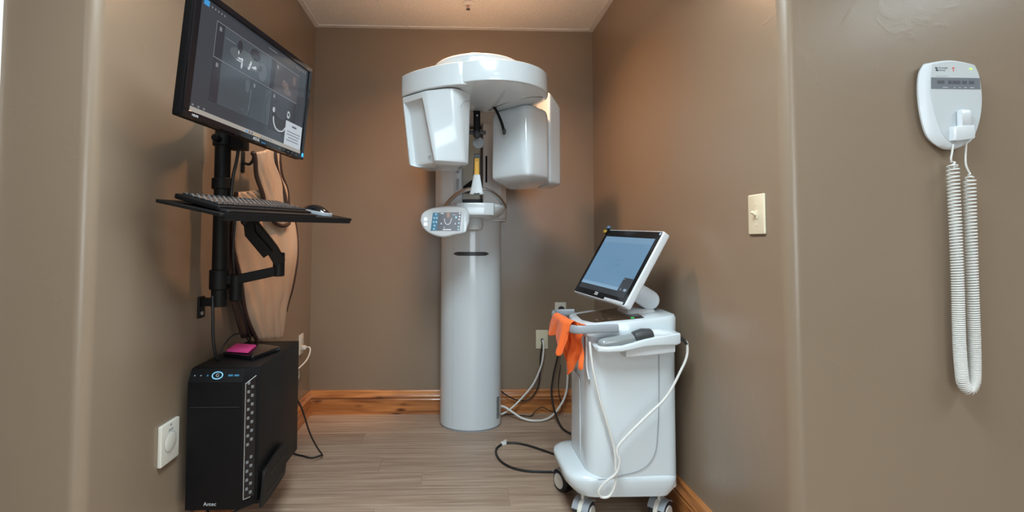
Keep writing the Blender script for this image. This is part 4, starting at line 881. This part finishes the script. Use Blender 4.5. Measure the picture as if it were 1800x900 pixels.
# cradle
cr = thing('tower_cradle', 'black metal wall cradle gripping the bottom of the computer tower', 'bracket', (-0.76, 1.77, 0.19))
poly = [(q.x, q.z) for q in catmull([(1.650, 0, 0.195), (1.662, 0, 0.25), (1.679, 0, 0.297), (1.73, 0, 0.311), (1.79, 0, 0.318), (1.85, 0, 0.319), (1.895, 0, 0.305), (1.905, 0, 0.285)], 4)] + [(1.874, 0.20), (1.80, 0.192), (1.70, 0.188)]
YZ = Matrix(((0, 0, 1, 0), (1, 0, 0, 0), (0, 1, 0, 0), (0, 0, 0, 1)))
b = NB(); add_prism(b, poly, -0.640, -0.632, 0.0, Mx=YZ); sp_ = obj('side_plate', b, 'bmetal', cr, bevel=0.0015)
for a0, a1, z0, z1 in ((1.70, 1.876, 0.268, 0.271), (1.695, 1.855, 0.212, 0.215)): box_obj('plate_slot', 'gloss', sp_, -0.6325, -0.6312, a0, a1, z0, z1)
box_obj('bottom_plate', 'bmetal', cr, -0.89, -0.64, 1.69, 1.88, 0.188, 0.2035, r=0.001)
box_obj('wall_plate', 'bmetal', cr, XL, XL+0.006, 1.69, 1.90, 0.19, 0.50, r=0.001)
box_obj('grip_pad', 'rubber', cr, -0.651, -0.6405, 1.70, 1.86, 0.23, 0.29, r=0.001)

# things on the tower
b = NB(); add_prism(b, rpoly([(-0.838, 1.80), (-0.704, 1.735), (-0.664, 1.895), (-0.798, 1.965)], 0.008), 0.6525, 0.668, 0.003); dv = tag(obj('flat_device', b, 'gloss'), 'flat glossy black device lying on top of the computer tower', 'device')
b = NB(); add_prism(b, [(-0.826, 1.802), (-0.734, 1.766), (-0.757, 1.895), (-0.845, 1.925)], 0.0, 0.006)
for v in b.verts: v.co.z += 0.6685 + max(0, (1.83-v.co.y))*0.06
tag(obj('sticky_notes', b, 'pink'), 'hot pink sticky note pad on the black device', 'sticky notes')

# ================================================================== LEAD APRON on the left wall
A = thing('lead_apron', 'beige lead apron with dark brown piping hanging on the left wall', 'apron', (-0.84, 2.1, 0.62))
AO = Vector((-0.87, 1.9, 0)); AD = Vector((0.11, 0.43, 0))/0.43; AN = Vector((0.43, -0.11, 0)).normalized()
def smooth_tab(t): return [(q.x, q.z) for q in catmull([(a, 0, z) for a, z in t], 6)]
def sheet(name, left, right, off, bulge, material, seed, parent, nz=40, ny=22, wr=0.006):
    L_, R_ = smooth_tab(left), smooth_tab(right)
    zlo = max(min(z for _, z in L_), min(z for _, z in R_)); zhi = min(max(z for _, z in L_), max(z for _, z in R_))
    rows = []
    for i in range(nz+1):
        u = i/nz; zl = L_[0][1]+(L_[-1][1]-L_[0][1])*u; zr = R_[0][1]+(R_[-1][1]-R_[0][1])*u
        a, c = interp(L_, zl), interp(R_, zr); row = []
        for j in range(ny+1):
            v = j/ny; s = a+(c-a)*v; z = zl+(zr-zl)*v
            h = off+bulge*math.sin(PI*min(1, max(0, v)))**0.7*(0.7+0.3*math.sin(3*u+1)) + wr*math.sin(13*v+5*u+seed)*math.sin(7*u+seed*2+3*v) + wr*0.6*math.sin(31*v-11*u+seed)
            row.append(AO+AD*s+AN*h+Vector((0, 0, z)))
        rows.append(row)
    b = NB(); vs = [[b.verts.new(q) for q in r] for r in rows]
    for r0, r1_ in zip(vs[:-1], vs[1:]):
        for j in range(ny): b.faces.new((r0[j], r0[j+1], r1_[j+1], r1_[j]))
    bmesh.ops.recalc_face_normals(b, faces=b.faces[:])
    o = obj(name, b, material, parent, 80); sd = o.modifiers.new('thick', 'SOLIDIFY'); sd.thickness = 0.005; sd.offset = 0
    return o, rows
# (s along the hanging plane, z) outlines
bl = [(0.008, 1.26), (0.006, 1.211), (0.011, 1.163), (0.012, 1.03), (0.051, 0.904), (0.105, 0.76), (0.155, 0.66)]
brt = [(0.14, 1.283), (0.36, 1.232), (0.412, 1.16), (0.43, 1.0), (0.40, 0.86), (0.35, 0.757), (0.325, 0.635)]
bo, rows = sheet('apron_body', bl, brt, 0.012, 0.02, 'apron', 1.0, A)
b = NB(); add_tube(b, [r[0] for r in rows][::2], 0.008, 7, 2); obj('edge_piping', b, 'piping', A)
b = NB(); add_tube(b, [r[-1] for r in rows][3:34:2], 0.008, 7, 2); obj('edge_piping', b, 'piping', A)
# darker rear layer seen at the left edge and below
sheet('apron_back', [(-0.02, 1.2), (-0.02, 1.0), (0.02, 0.85), (0.09, 0.68)], [(0.2, 1.22), (0.2, 1.0), (0.2, 0.8), (0.2, 0.67)], -0.006, 0.006, 'piping', 2.2, A, 20, 8, 0.003)
stl = [(0.12, 1.423), (0.144, 1.341), (0.183, 1.244), (0.225, 1.17)]
st, srows = sheet('neck_strap', [(0.07, 1.425), (0.094, 1.341), (0.135, 1.244), (0.175, 1.168)], [(0.195, 1.475), (0.205, 1.40), (0.26, 1.305), (0.285, 1.17)], 0.045, 0.012, 'apron', 3.1, A, 24, 14, 0.005)
st2, s2 = sheet('neck_strap', [(0.17, 1.475), (0.18, 1.40), (0.23, 1.30), (0.22, 1.16)], [(0.25, 1.47), (0.268, 1.37), (0.32, 1.29), (0.325, 1.165)], 0.03, 0.008, 'apron', 4.4, A, 24, 10, 0.003)
b = NB(); add_tube(b, [r[0] for r in srows][::2], 0.009, 7, 2); obj('strap_piping', b, 'piping', A)
b = NB(); add_tube(b, [r[-1] for r in srows][::2], 0.009, 7, 2); obj('strap_piping', b, 'piping', A)
b = NB(); add_tube(b, [r[-1] for r in s2][::2] + [AO+AD*s_+AN*0.05+Vector((0, 0, z_)) for s_, z_ in ((0.305, 1.150), (0.27, 1.138), (0.235, 1.14), (0.20, 1.152), (0.185, 1.163))], 0.009, 7, 2); obj('strap_piping', b, 'piping', A)
b = NB(); add_tube(b, [AO+AD*s_+AN*h_+Vector((0, 0, z_)) for s_, h_, z_ in ((0.185, 0.047, 1.166), (0.245, 0.047, 1.152), (0.305, 0.047, 1.166))], 0.012, 8, 6); obj('strap_loop', b, 'apron', A)
hk = thing('coat_hook', 'small dark metal hook on the left wall holding the beige apron', 'hook', (XL, 2.06, 1.42))
b = NB(); add_box(b, XL, XL+0.006, 2.045, 2.075, 1.36, 1.45, 0.002); obj('hook_plate', b, 'bmetal', hk)
b = NB(); add_tube(b, [(XL+0.004, 2.06, 1.40), (XL+0.03, 2.06, 1.395), (XL+0.045, 2.06, 1.415), (XL+0.046, 2.06, 1.435)], 0.006, 10, 6); obj('hook_prong', b, 'bmetal', hk)
b = NB(); add_sphere(b, (XL+0.046, 2.06, 1.44), 0.012); obj('hook_ball', b, 'piping', hk)

# ================================================================== PLATES ON THE WALLS
def plate(name, label, cat, Fr, w_, h_, material, th=0.006):
    t = thing(name, label, cat, tuple(Fr.translation))
    slab('cover_plate', material, t, Fr, rrect(-w_/2, w_/2, -h_/2, h_/2, 0.004), -th, 0.0, 0.003)
    return t
# light switch on the right wall
FR = lambda y, z: frame((XR, y, z), (0, -1, 0), (0, 0, 1))
FL = lambda y, z: frame((XL, y, z), (0, 1, 0), (0, 0, 1))
FBk = lambda x, z: frame((x, YB, z), (1, 0, 0), (0, 0, 1))
Fr = FR(1.392, 1.155); t = plate('light_switch', 'ivory toggle light switch on the right alcove wall', 'light switch', Fr, 0.076, 0.118, 'ivory')
slab('switch_slot', 'ivory', t, Fr, rrect(-0.0055, 0.0055, -0.0125, 0.0125, 0.001), -0.0075, -0.005)
b = NB(); add_sweep(b, [Fr @ Vector(q) for q in ((0, -0.004, 0.0), (0, -0.012, 0.0035), (0, -0.019, 0.0075))], rrect(-0.004, 0.004, -0.005, 0.005, 0.001), scale=[1.1, 1, 0.75]); obj('switch_toggle', b, 'ivory', t)
for z in (0.03, -0.03):
    b = NB(); add_cyl(b, Fr @ Vector((0, -0.0055, z)), Fr @ Vector((0, -0.0068, z)), 0.0035, 14); obj('plate_screw', b, 'ivory', t)
# round dial plate on the left wall near the tower
Fr = FL(1.571, 0.444); t = plate('volume_control', 'white wall plate with a round dial left of the computer tower', 'wall control', Fr, 0.096, 0.124, 'wplate', 0.012)
b = NB(); q = Fr @ Matrix.Rotation(PI/2, 4, 'X'); add_lathe(b, [(0.03, 0.011), (0.03, 0.013), (0.0285, 0.0138), (0.005, 0.0132)], 36, q); obj('dial', b, 'wplate', t)
b = NB(); add_lathe(b, [(0.0318, 0.0115), (0.0318, 0.0125), (0.030, 0.0125)], 36, q); obj('dial_groove', b, 'softseam', t)
b = NB(); add_text(b, 'ON OFF', 0.009, Fr @ Matrix.Translation((0, -0.0124, 0.036)) @ TXT); b.free()
box_obj('print_mark', 'softseam', t, -0.012, 0.012, -0.0126, -0.012, 0.035, 0.041, Mx=Fr); box_obj('print_mark', 'ink', t, -0.002, 0.002, -0.0126, -0.012, 0.049, 0.056, Mx=Fr); box_obj('print_mark', 'softseam', t, -0.012, 0.012, -0.0126, -0.012, -0.038, -0.037, Mx=Fr)
# outlets
def outlet(name, label, Fr, material, plugs):
    t = plate(name, label, 'outlet', Fr, 0.072, 0.116, material, 0.006)
    for z in (0.02, -0.02):
        slab('socket', material, t, Fr, rpoly([(-0.017, z-0.0145), (0.017, z-0.0145), (0.017, z+0.0145), (-0.017, z+0.0145)], 0.009), -0.0078, -0.005)
        b = NB()
        for x in (-0.0063, 0.0063): add_box(b, x-0.001, x+0.001, -0.0081, -0.0076, z-0.001, z+0.007, Mx=Fr)
        obj('socket_slots', b, 'ink', t)
    return t
Fr = FL(2.885, 0.468); outlet('power_outlet', 'pale wall outlet with white plug on the left wall behind the tower', Fr, 'wplate', 1)
Fr = FBk(0.672, 0.628); outlet('power_outlet', 'white wall outlet with black plug behind the orange cloth', Fr, 'wplate', 1)
Fr2 = FBk(0.553, 0.453); t = plate('cable_jack', 'ivory wall jack plate between x-ray machine and cart', 'wall jack', Fr2, 0.076, 0.118, 'ivory')
slab('jack_port', 'dgrey', t, Fr2, rrect(-0.008, 0.008, -0.012, 0.006, 0.002), -0.008, -0.005)
for z in (0.042, -0.042):
    b = NB(); add_cyl(b, Fr2 @ Vector((0, -0.0055, z)), Fr2 @ Vector((0, -0.0068, z)), 0.0035, 14); obj('plate_screw', b, 'ivory', t)
# sprinkler
sp = thing('fire_sprinkler', 'small white fire sprinkler on the ceiling above the x-ray machine', 'sprinkler', (0.071, 2.73, H))
b = NB(); add_lathe(b, [(0.036, 0.0), (0.036, -0.003), (0.024, -0.007), (0.012, -0.008)], 32, Matrix.Translation((0.071, 2.73, H-0.001))); obj('escutcheon', b, 'grid', sp)
b = NB(); add_tube(b, [(0.062, 2.73, H-0.008), (0.059, 2.73, H-0.02), (0.065, 2.73, H-0.031), (0.071, 2.73, H-0.033), (0.077, 2.73, H-0.031), (0.083, 2.73, H-0.02), (0.08, 2.73, H-0.008)], 0.0025, 8, 5); obj('sprinkler_frame', b, 'grid', sp)
b = NB(); add_lathe(b, [(0.012, -0.034), (0.012, -0.036), (0.004, -0.0375)], 20, Matrix.Translation((0.071, 2.73, H))); obj('deflector', b, 'dgrey', sp)
b = NB(); add_cyl(b, (0.071, 2.73, H-0.033), (0.071, 2.73, H-0.008), 0.0025, 10); obj('glass_bulb', b, 'red', sp)

# ================================================================== WALL X-RAY CONTROL (right)
Q = thing('xray_control_box', 'white rounded x-ray control box with hanging coiled cord on the right wall', 'control box', (1.31, YR, 1.43))
face = [(1.275, 1.554), (1.332, 1.562), (1.389, 1.554), (1.4, 1.545), (1.409, 1.517), (1.413, 1.465), (1.408, 1.418), (1.397, 1.38), (1.383, 1.351), (1.362, 1.337), (1.335, 1.327), (1.32, 1.335), (1.295, 1.366), (1.274, 1.431), (1.266, 1.486), (1.268, 1.515)]
fs_ = [(q.x, q.z) for q in catmull([(x, 0, z) for x, z in face+[face[0]]], 5)[:-1]]
body = [(1.266, 1.556), (1.328, 1.566), (1.391, 1.556), (1.403, 1.546), (1.412, 1.517), (1.416, 1.465), (1.411, 1.416), (1.399, 1.376), (1.384, 1.346), (1.360, 1.331), (1.330, 1.3225), (1.300, 1.330), (1.268, 1.358), (1.252, 1.415), (1.247, 1.480), (1.252, 1.530)]
bd_ = [(q.x, q.z) for q in catmull([(x, 0, z) for x, z in body+[body[0]]], 5)[:-1]]
fcx, fcz = 1.34, 1.445
def scl(poly, k, kz=None): return [(fcx+(x-fcx)*k, fcz+(z-fcz)*(kz or k)) for x, z in poly]
def XZr(poly, y): return [(x, y, z) for x, z in poly]
fy = 1.236
b = NB(); add_loft(b, [XZr(scl(fs_, 0.9), YR-0.008), XZr(scl(bd_, 0.95, 0.97), YR-0.009), XZr(scl(bd_, 0.99), YR-0.0125), XZr(bd_, YR-0.018), XZr([((a+c)/2, (e_+g)/2) for (a, e_), (c, g) in zip(bd_, fs_)], YR-0.025), XZr(scl(fs_, 0.985), YR-0.0285)]); obj('box_shell', b, 'white2', Q, 60)
b = NB(); add_loft(b, [XZr(scl(fs_, 1.03, 0.8), YR), XZr(scl(fs_, 1.03, 0.8), YR-0.0095)]); obj('back_plate', b, 'wplate', Q)
b = NB(); add_loft(b, [XZr(scl(fs_, 0.965, 0.975), fy+0.001), XZr(scl(fs_, 0.965, 0.975), fy-0.0006)]); fc = obj('face_panel', b, 'face', Q)
def qb(name, material, x0, x1, z0, z1, parent=fc, d=0.0006): return box_obj(name, material, parent, x0, x1, fy-0.0006-d, fy+0.0002, z0, z1)
b = NB(); xz(b, [(1.271, 1.4845), (1.4075, 1.4845), (1.4065, 1.515), (1.272, 1.515)], fy-0.0012, fy); obj('display_band', b, 'band', fc)
for k, x in enumerate((1.288, 1.318, 1.330, 1.357, 1.376)): qb('display_window', 'slate', x, x+[0.02, 0.010, 0.022, 0.013, 0.014][k], 1.498, 1.507, d=0.0009)
for k, x in enumerate((1.303, 1.333, 1.348, 1.362, 1.379)): qb('band_print', 'inkl', x, x+[0.014, 0.004, 0.004, 0.007, 0.01][k], 1.4875, 1.4895, d=0.0009)
b = NB()
for dx, dz_ in ((0, 0), (0.0015, -0.006)):
    xz(b, rpoly([(1.2845+dx, 1.5435+dz_), (1.2915+dx, 1.542+dz_), (1.2905+dx, 1.538+dz_), (1.2835+dx, 1.5395+dz_)], 0.001), fy-0.0012, fy-0.0004)
obj('brand_mark', b, 'ink', fc)
b = NB(); add_text(b, 'Dentsply', 0.0068, frame((1.3065, fy-0.0008, 1.5415), (1, 0, 0), (0, 0, 1)) @ TXT, 0.0002); add_text(b, 'Sirona', 0.0068, frame((1.3035, fy-0.0008, 1.535), (1, 0, 0), (0, 0, 1)) @ TXT, 0.0002); obj('brand_lettering', b, 'band', fc)
qb('model_print', 'inkl', 1.284, 1.318, 1.519, 1.5205)
b = NB(); xz(b, [(1.330, 1.543), (1.339, 1.543), (1.3345, 1.5375)], fy-0.0012, fy-0.0004); obj('warning_mark', b, 'red', fc); qb('warning_mark', 'red', 1.333, 1.3365, 1.533, 1.536)
b = NB(); add_sphere(b, (1.383, fy-0.0008, 1.540), 0.0033, (1.3, 0.4, 0.8)); obj('status_light', b, 'ledg', fc)
# cradle and hand switch
b = NB(); P = rpoly([(1.316, 1.219), (1.374, 1.221), (1.376, 1.2355), (1.316, 1.2355)], [0.006, 0.006, 0.001, 0.001])
add_loft(b, [[(x, y, 1.339+(x-1.30)*0.14) for x, y in inset(P, 0.003)], [(x, y, 1.342+(x-1.30)*0.14) for x, y in P], [(x, y, 1.377+(x-1.30)*0.08) for x, y in P], [(x, y, 1.379+(x-1.30)*0.08) for x, y in inset(P, 0.002)]]); obj('switch_cradle', b, 'white2', Q, 40)
hs = thing('exposure_hand_switch', 'white exposure hand switch standing in the cradle of the wall control box', 'hand switch', (1.345, 1.225, 1.36))
b = NB(); P = rpoly([(1.335, 1.221), (1.368, 1.221), (1.368, 1.2350), (1.335, 1.2350)], 0.006)
add_loft(b, [ring(inset(P, 0.003), 1.379), ring(P, 1.3805), ring(P, 1.412), [(x, y, 1.421+0.004*math.sin((x-1.327)*80)) for x, y in P], [(x, y, 1.426) for x, y in inset(P, 0.005)]]); obj('switch_grip', b, 'white2', hs, 50)
# coiled cord: two straight ends and a stretched coil hanging in a U
cl = [(1.325, 1.335), (1.320, 1.310), (1.317, 1.294), (1.324, 1.278), (1.321, 1.262), (1.322, 1.113), (1.322, 0.964), (1.320, 0.817), (1.323, 0.733), (1.327, 0.705), (1.340, 0.690), (1.353, 0.705), (1.3575, 0.733), (1.360, 0.817), (1.361, 0.964), (1.363, 1.113), (1.365, 1.232), (1.368, 1.252), (1.358, 1.278), (1.357, 1.30), (1.361, 1.342)]
cyv = 1.234
path = catmull([(x, cyv, z) for x, z in cl], 60)
# arc length
S_ = [0.0]
for a, c in zip(path[:-1], path[1:]): S_.append(S_[-1]+(c-a).length)
tot = S_[-1]
def at_s(s):
    lo, hi = 0, len(S_)-1
    while hi-lo > 1:
        mid = (lo+hi)//2
        if S_[mid] <= s: lo = mid
        else: hi = mid
    t = (s-S_[lo])/max(1e-9, S_[hi]-S_[lo]); return path[lo].lerp(path[hi], t), (path[hi]-path[lo]).normalized()
pts = []; s = 0.0; ph = 0.0; sA_, sB_ = 0.045, tot-0.085
while s < tot:
    p, t = at_s(s)
    n1 = Vector((0, 1, 0)); n2 = t.cross(n1)
    rr = 0.0115*max(0, min(1, (s-sA_)/0.02, (sB_-s)/0.02))
    mid = min(s-sA_, sB_-s)/(tot/2)
    pitch = 0.0105-0.0062*max(0, min(1, mid*1.25))
    pts.append(p+n1*rr*math.cos(ph)+n2*rr*math.sin(ph))
    if rr > 0.0005: ph += 2*PI/14; s += pitch/14
    else: s += 0.004
b = NB(); add_sweep(b, pts, circ(0.0022, 6)); obj('coiled_cord', b, 'wcable', Q)

# ================================================================== CORDS
def cord(name, label, pts, r, material, cat='cord', sub=8, n=8):
    b = NB(); add_tube(b, pts, r, n, sub); o = obj(name, b, material); return tag(o, label, cat)
cord('floor_cable', 'black power cord hanging behind the tower and curling on the floor', [(-0.70, 2.085, 0.52), (-0.69, 2.13, 0.42), (-0.675, 2.2, 0.33), (-0.66, 2.28, 0.19), (-0.652, 2.37, 0.09), (-0.648, 2.45, 0.02), (-0.66, 2.47, 0.008), (-0.70, 2.45, 0.006), (-0.745, 2.47, 0.006), (-0.80, 2.50, 0.006), (-0.85, 2.56, 0.012), (-0.872, 2.62, 0.05)], 0.004, 'bcable')
wp = thing('white_charger', 'white plug with tangled white cord in the left wall outlet', 'charger', (-0.88, 2.885, 0.448))
b = NB(); add_box(b, XL+0.008, XL+0.032, 2.872, 2.898, 0.436, 0.46, 0.005, 3); obj('plug', b, 'wcable', wp)
b = NB(); add_tube(b, [(XL+0.03, 2.885, 0.448), (-0.845, 2.88, 0.45), (-0.835, 2.86, 0.43), (-0.84, 2.82, 0.395), (-0.862, 2.76, 0.365), (-0.87, 2.68, 0.36), (-0.868, 2.58, 0.36), (-0.862, 2.5, 0.34), (-0.86, 2.44, 0.29), (-0.868, 2.3, 0.27), (-0.87, 2.12, 0.3)], 0.0042, 8); obj('plug_cord', b, 'wcable', wp)
cord('white_cable', 'thin white cable looping behind the computer tower', [(-0.80, 2.12, 0.50), (-0.83, 2.3, 0.45), (-0.85, 2.5, 0.40), (-0.845, 2.64, 0.385), (-0.848, 2.71, 0.345), (-0.862, 2.70, 0.295), (-0.872, 2.62, 0.28), (-0.878, 2.5, 0.31), (-0.87, 2.3, 0.40), (-0.80, 2.13, 0.46)], 0.003, 'wcable')
cord('signal_cable', 'thick black cable running down the left wall to the tower', [(-0.845, 1.73, 0.88), (-0.838, 1.72, 0.80), (-0.836, 1.725, 0.72), (-0.83, 1.74, 0.66), (-0.835, 1.76, 0.6535+0.004)], 0.0055, 'bcable')
cord('signal_cable', 'thin black cable under the keyboard arm dropping behind the tower', [(-0.80, 1.79, 1.16), (-0.81, 1.80, 1.02), (-0.80, 1.82, 0.88), (-0.79, 1.86, 0.78), (-0.80, 1.93, 0.70), (-0.85, 2.06, 0.68), (-0.86, 2.10, 0.60), (-0.82, 2.10, 0.52)], 0.004, 'bcable')
cord('signal_cable', 'short curled black cable on the tower beside the glossy device', [(-0.845, 1.80, 0.66), (-0.84, 1.81, 0.69), (-0.825, 1.85, 0.72), (-0.805, 1.89, 0.715), (-0.80, 1.93, 0.68), (-0.81, 1.97, 0.658)], 0.003, 'bcable')
cord('tray_cable', 'thin black cable trailing below the tower cradle', [(-0.84, 1.70, 0.182), (-0.80, 1.66, 0.174), (-0.74, 1.66, 0.172), (-0.70, 1.70, 0.180)], 0.003, 'bcable')
# cords between x-ray machine and cart
cord('network_cable', 'white cable from ivory jack down to the x-ray machine', [(0.555, YB-0.008, 0.448), (0.556, YB-0.03, 0.44), (0.556, YB-0.042, 0.39), (0.54, YB-0.045, 0.30), (0.49, YB-0.05, 0.19), (0.41, YB-0.06, 0.10), (0.34, YB-0.08, 0.045), (0.29, 2.98, 0.022), (0.25, 2.97, 0.02)], 0.0055, 'wcable')
cord('jack_cord', 'thin black cord beside the white cable at the ivory jack', [(0.552, YB-0.008, 0.443), (0.55, YB-0.025, 0.43), (0.538, YB-0.03, 0.35), (0.535, YB-0.032, 0.25), (0.52, YB-0.034, 0.16), (0.47, YB-0.036, 0.095), (0.41, YB-0.04, 0.085), (0.34, YB-0.045, 0.11), (0.27, YB-0.05, 0.16)], 0.0038, 'bcable')
cord('thick_cable', 'thick white cable sagging from behind the cloth to the x-ray machine', [(0.672, YB-0.012, 0.605), (0.68, YB-0.05, 0.54), (0.694, YB-0.065, 0.40), (0.70, YB-0.07, 0.25), (0.685, YB-0.075, 0.13), (0.63, 2.97, 0.05), (0.56, 2.92, 0.014), (0.48, 2.90, 0.009), (0.41, 2.92, 0.016), (0.35, 2.95, 0.045), (0.30, 2.97, 0.07), (0.26, 2.97, 0.07)], 0.0065, 'wcable')
pc = thing('cart_power_plug', 'black power cord from white wall outlet curving behind the cart', 'power cord', (0.672, YB-0.02, 0.648))
b = NB(); add_cyl(b, (0.674, YB-0.008, 0.645), (0.674, YB-0.04, 0.645), 0.018, 20, 0.004); obj('plug', b, 'rubber', pc)
b = NB(); add_tube(b, [(0.674, YB-0.035, 0.645), (0.672, YB-0.06, 0.62), (0.662, YB-0.06, 0.52), (0.645, YB-0.06, 0.38), (0.612, YB-0.07, 0.25), (0.595, YB-0.09, 0.15), (0.60, 2.93, 0.07), (0.61, 2.82, 0.02), (0.63, 2.74, 0.008), (0.69, 2.64, 0.007), (0.74, 2.52, 0.007), (0.76, 2.35, 0.02), (0.75, 2.2, 0.1), (0.74, 2.11, 0.16)], 0.0055, 8); obj('plug_cord', b, 'bcable', pc)
cord('thin_cord', 'thin black wire zigzagging along the baseboard behind the cart', [(0.665, YB-0.03, 0.30), (0.65, YB-0.032, 0.2), (0.655, YB-0.034, 0.12), (0.67, YB-0.04, 0.05), (0.65, YB-0.05, 0.012), (0.60, YB-0.048, 0.02), (0.545, YB-0.045, 0.045), (0.50, YB-0.05, 0.02), (0.47, 2.99, 0.005), (0.42, 3.0, 0.005), (0.34, 3.02, 0.006), (0.29, 3.02, 0.006)], 0.0028, 'bcable')
fc_ = thing('cart_floor_cord', 'black cord looped on the floor in front of the cart', 'cord', (0.25, 2.45, 0))
b = NB(); add_tube(b, [(0.60, 2.11, 0.15), (0.60, 2.20, 0.10), (0.58, 2.33, 0.03), (0.53, 2.43, 0.007), (0.46, 2.50, 0.006), (0.40, 2.555, 0.006), (0.345, 2.59, 0.006), (0.30, 2.60, 0.006), (0.255, 2.585, 0.006), (0.22, 2.53, 0.006), (0.213, 2.46, 0.006), (0.232, 2.38, 0.006), (0.275, 2.32, 0.006), (0.34, 2.285, 0.006), (0.41, 2.275, 0.006), (0.47, 2.272, 0.006), (0.55, 2.26, 0.007), (0.62, 2.22, 0.03), (0.66, 2.12, 0.13)], 0.0055, 8, 8); obj('cord_body', b, 'bcable', fc_)
b = NB(); add_box(b, -0.014, 0.014, -0.009, 0.009, -0.0075, 0.009, 0.003, 2, Mx=Matrix.Translation((0.262, 2.588, 0.0085)) @ Matrix.Rotation(0.3, 4, 'Z')); add_box(b, -0.004, 0.026, -0.006, 0.006, 0.008, 0.010, Mx=Matrix.Translation((0.262, 2.588, 0.0085)) @ Matrix.Rotation(0.9, 4, 'Z')); obj('cord_tie', b, 'wcable', fc_)
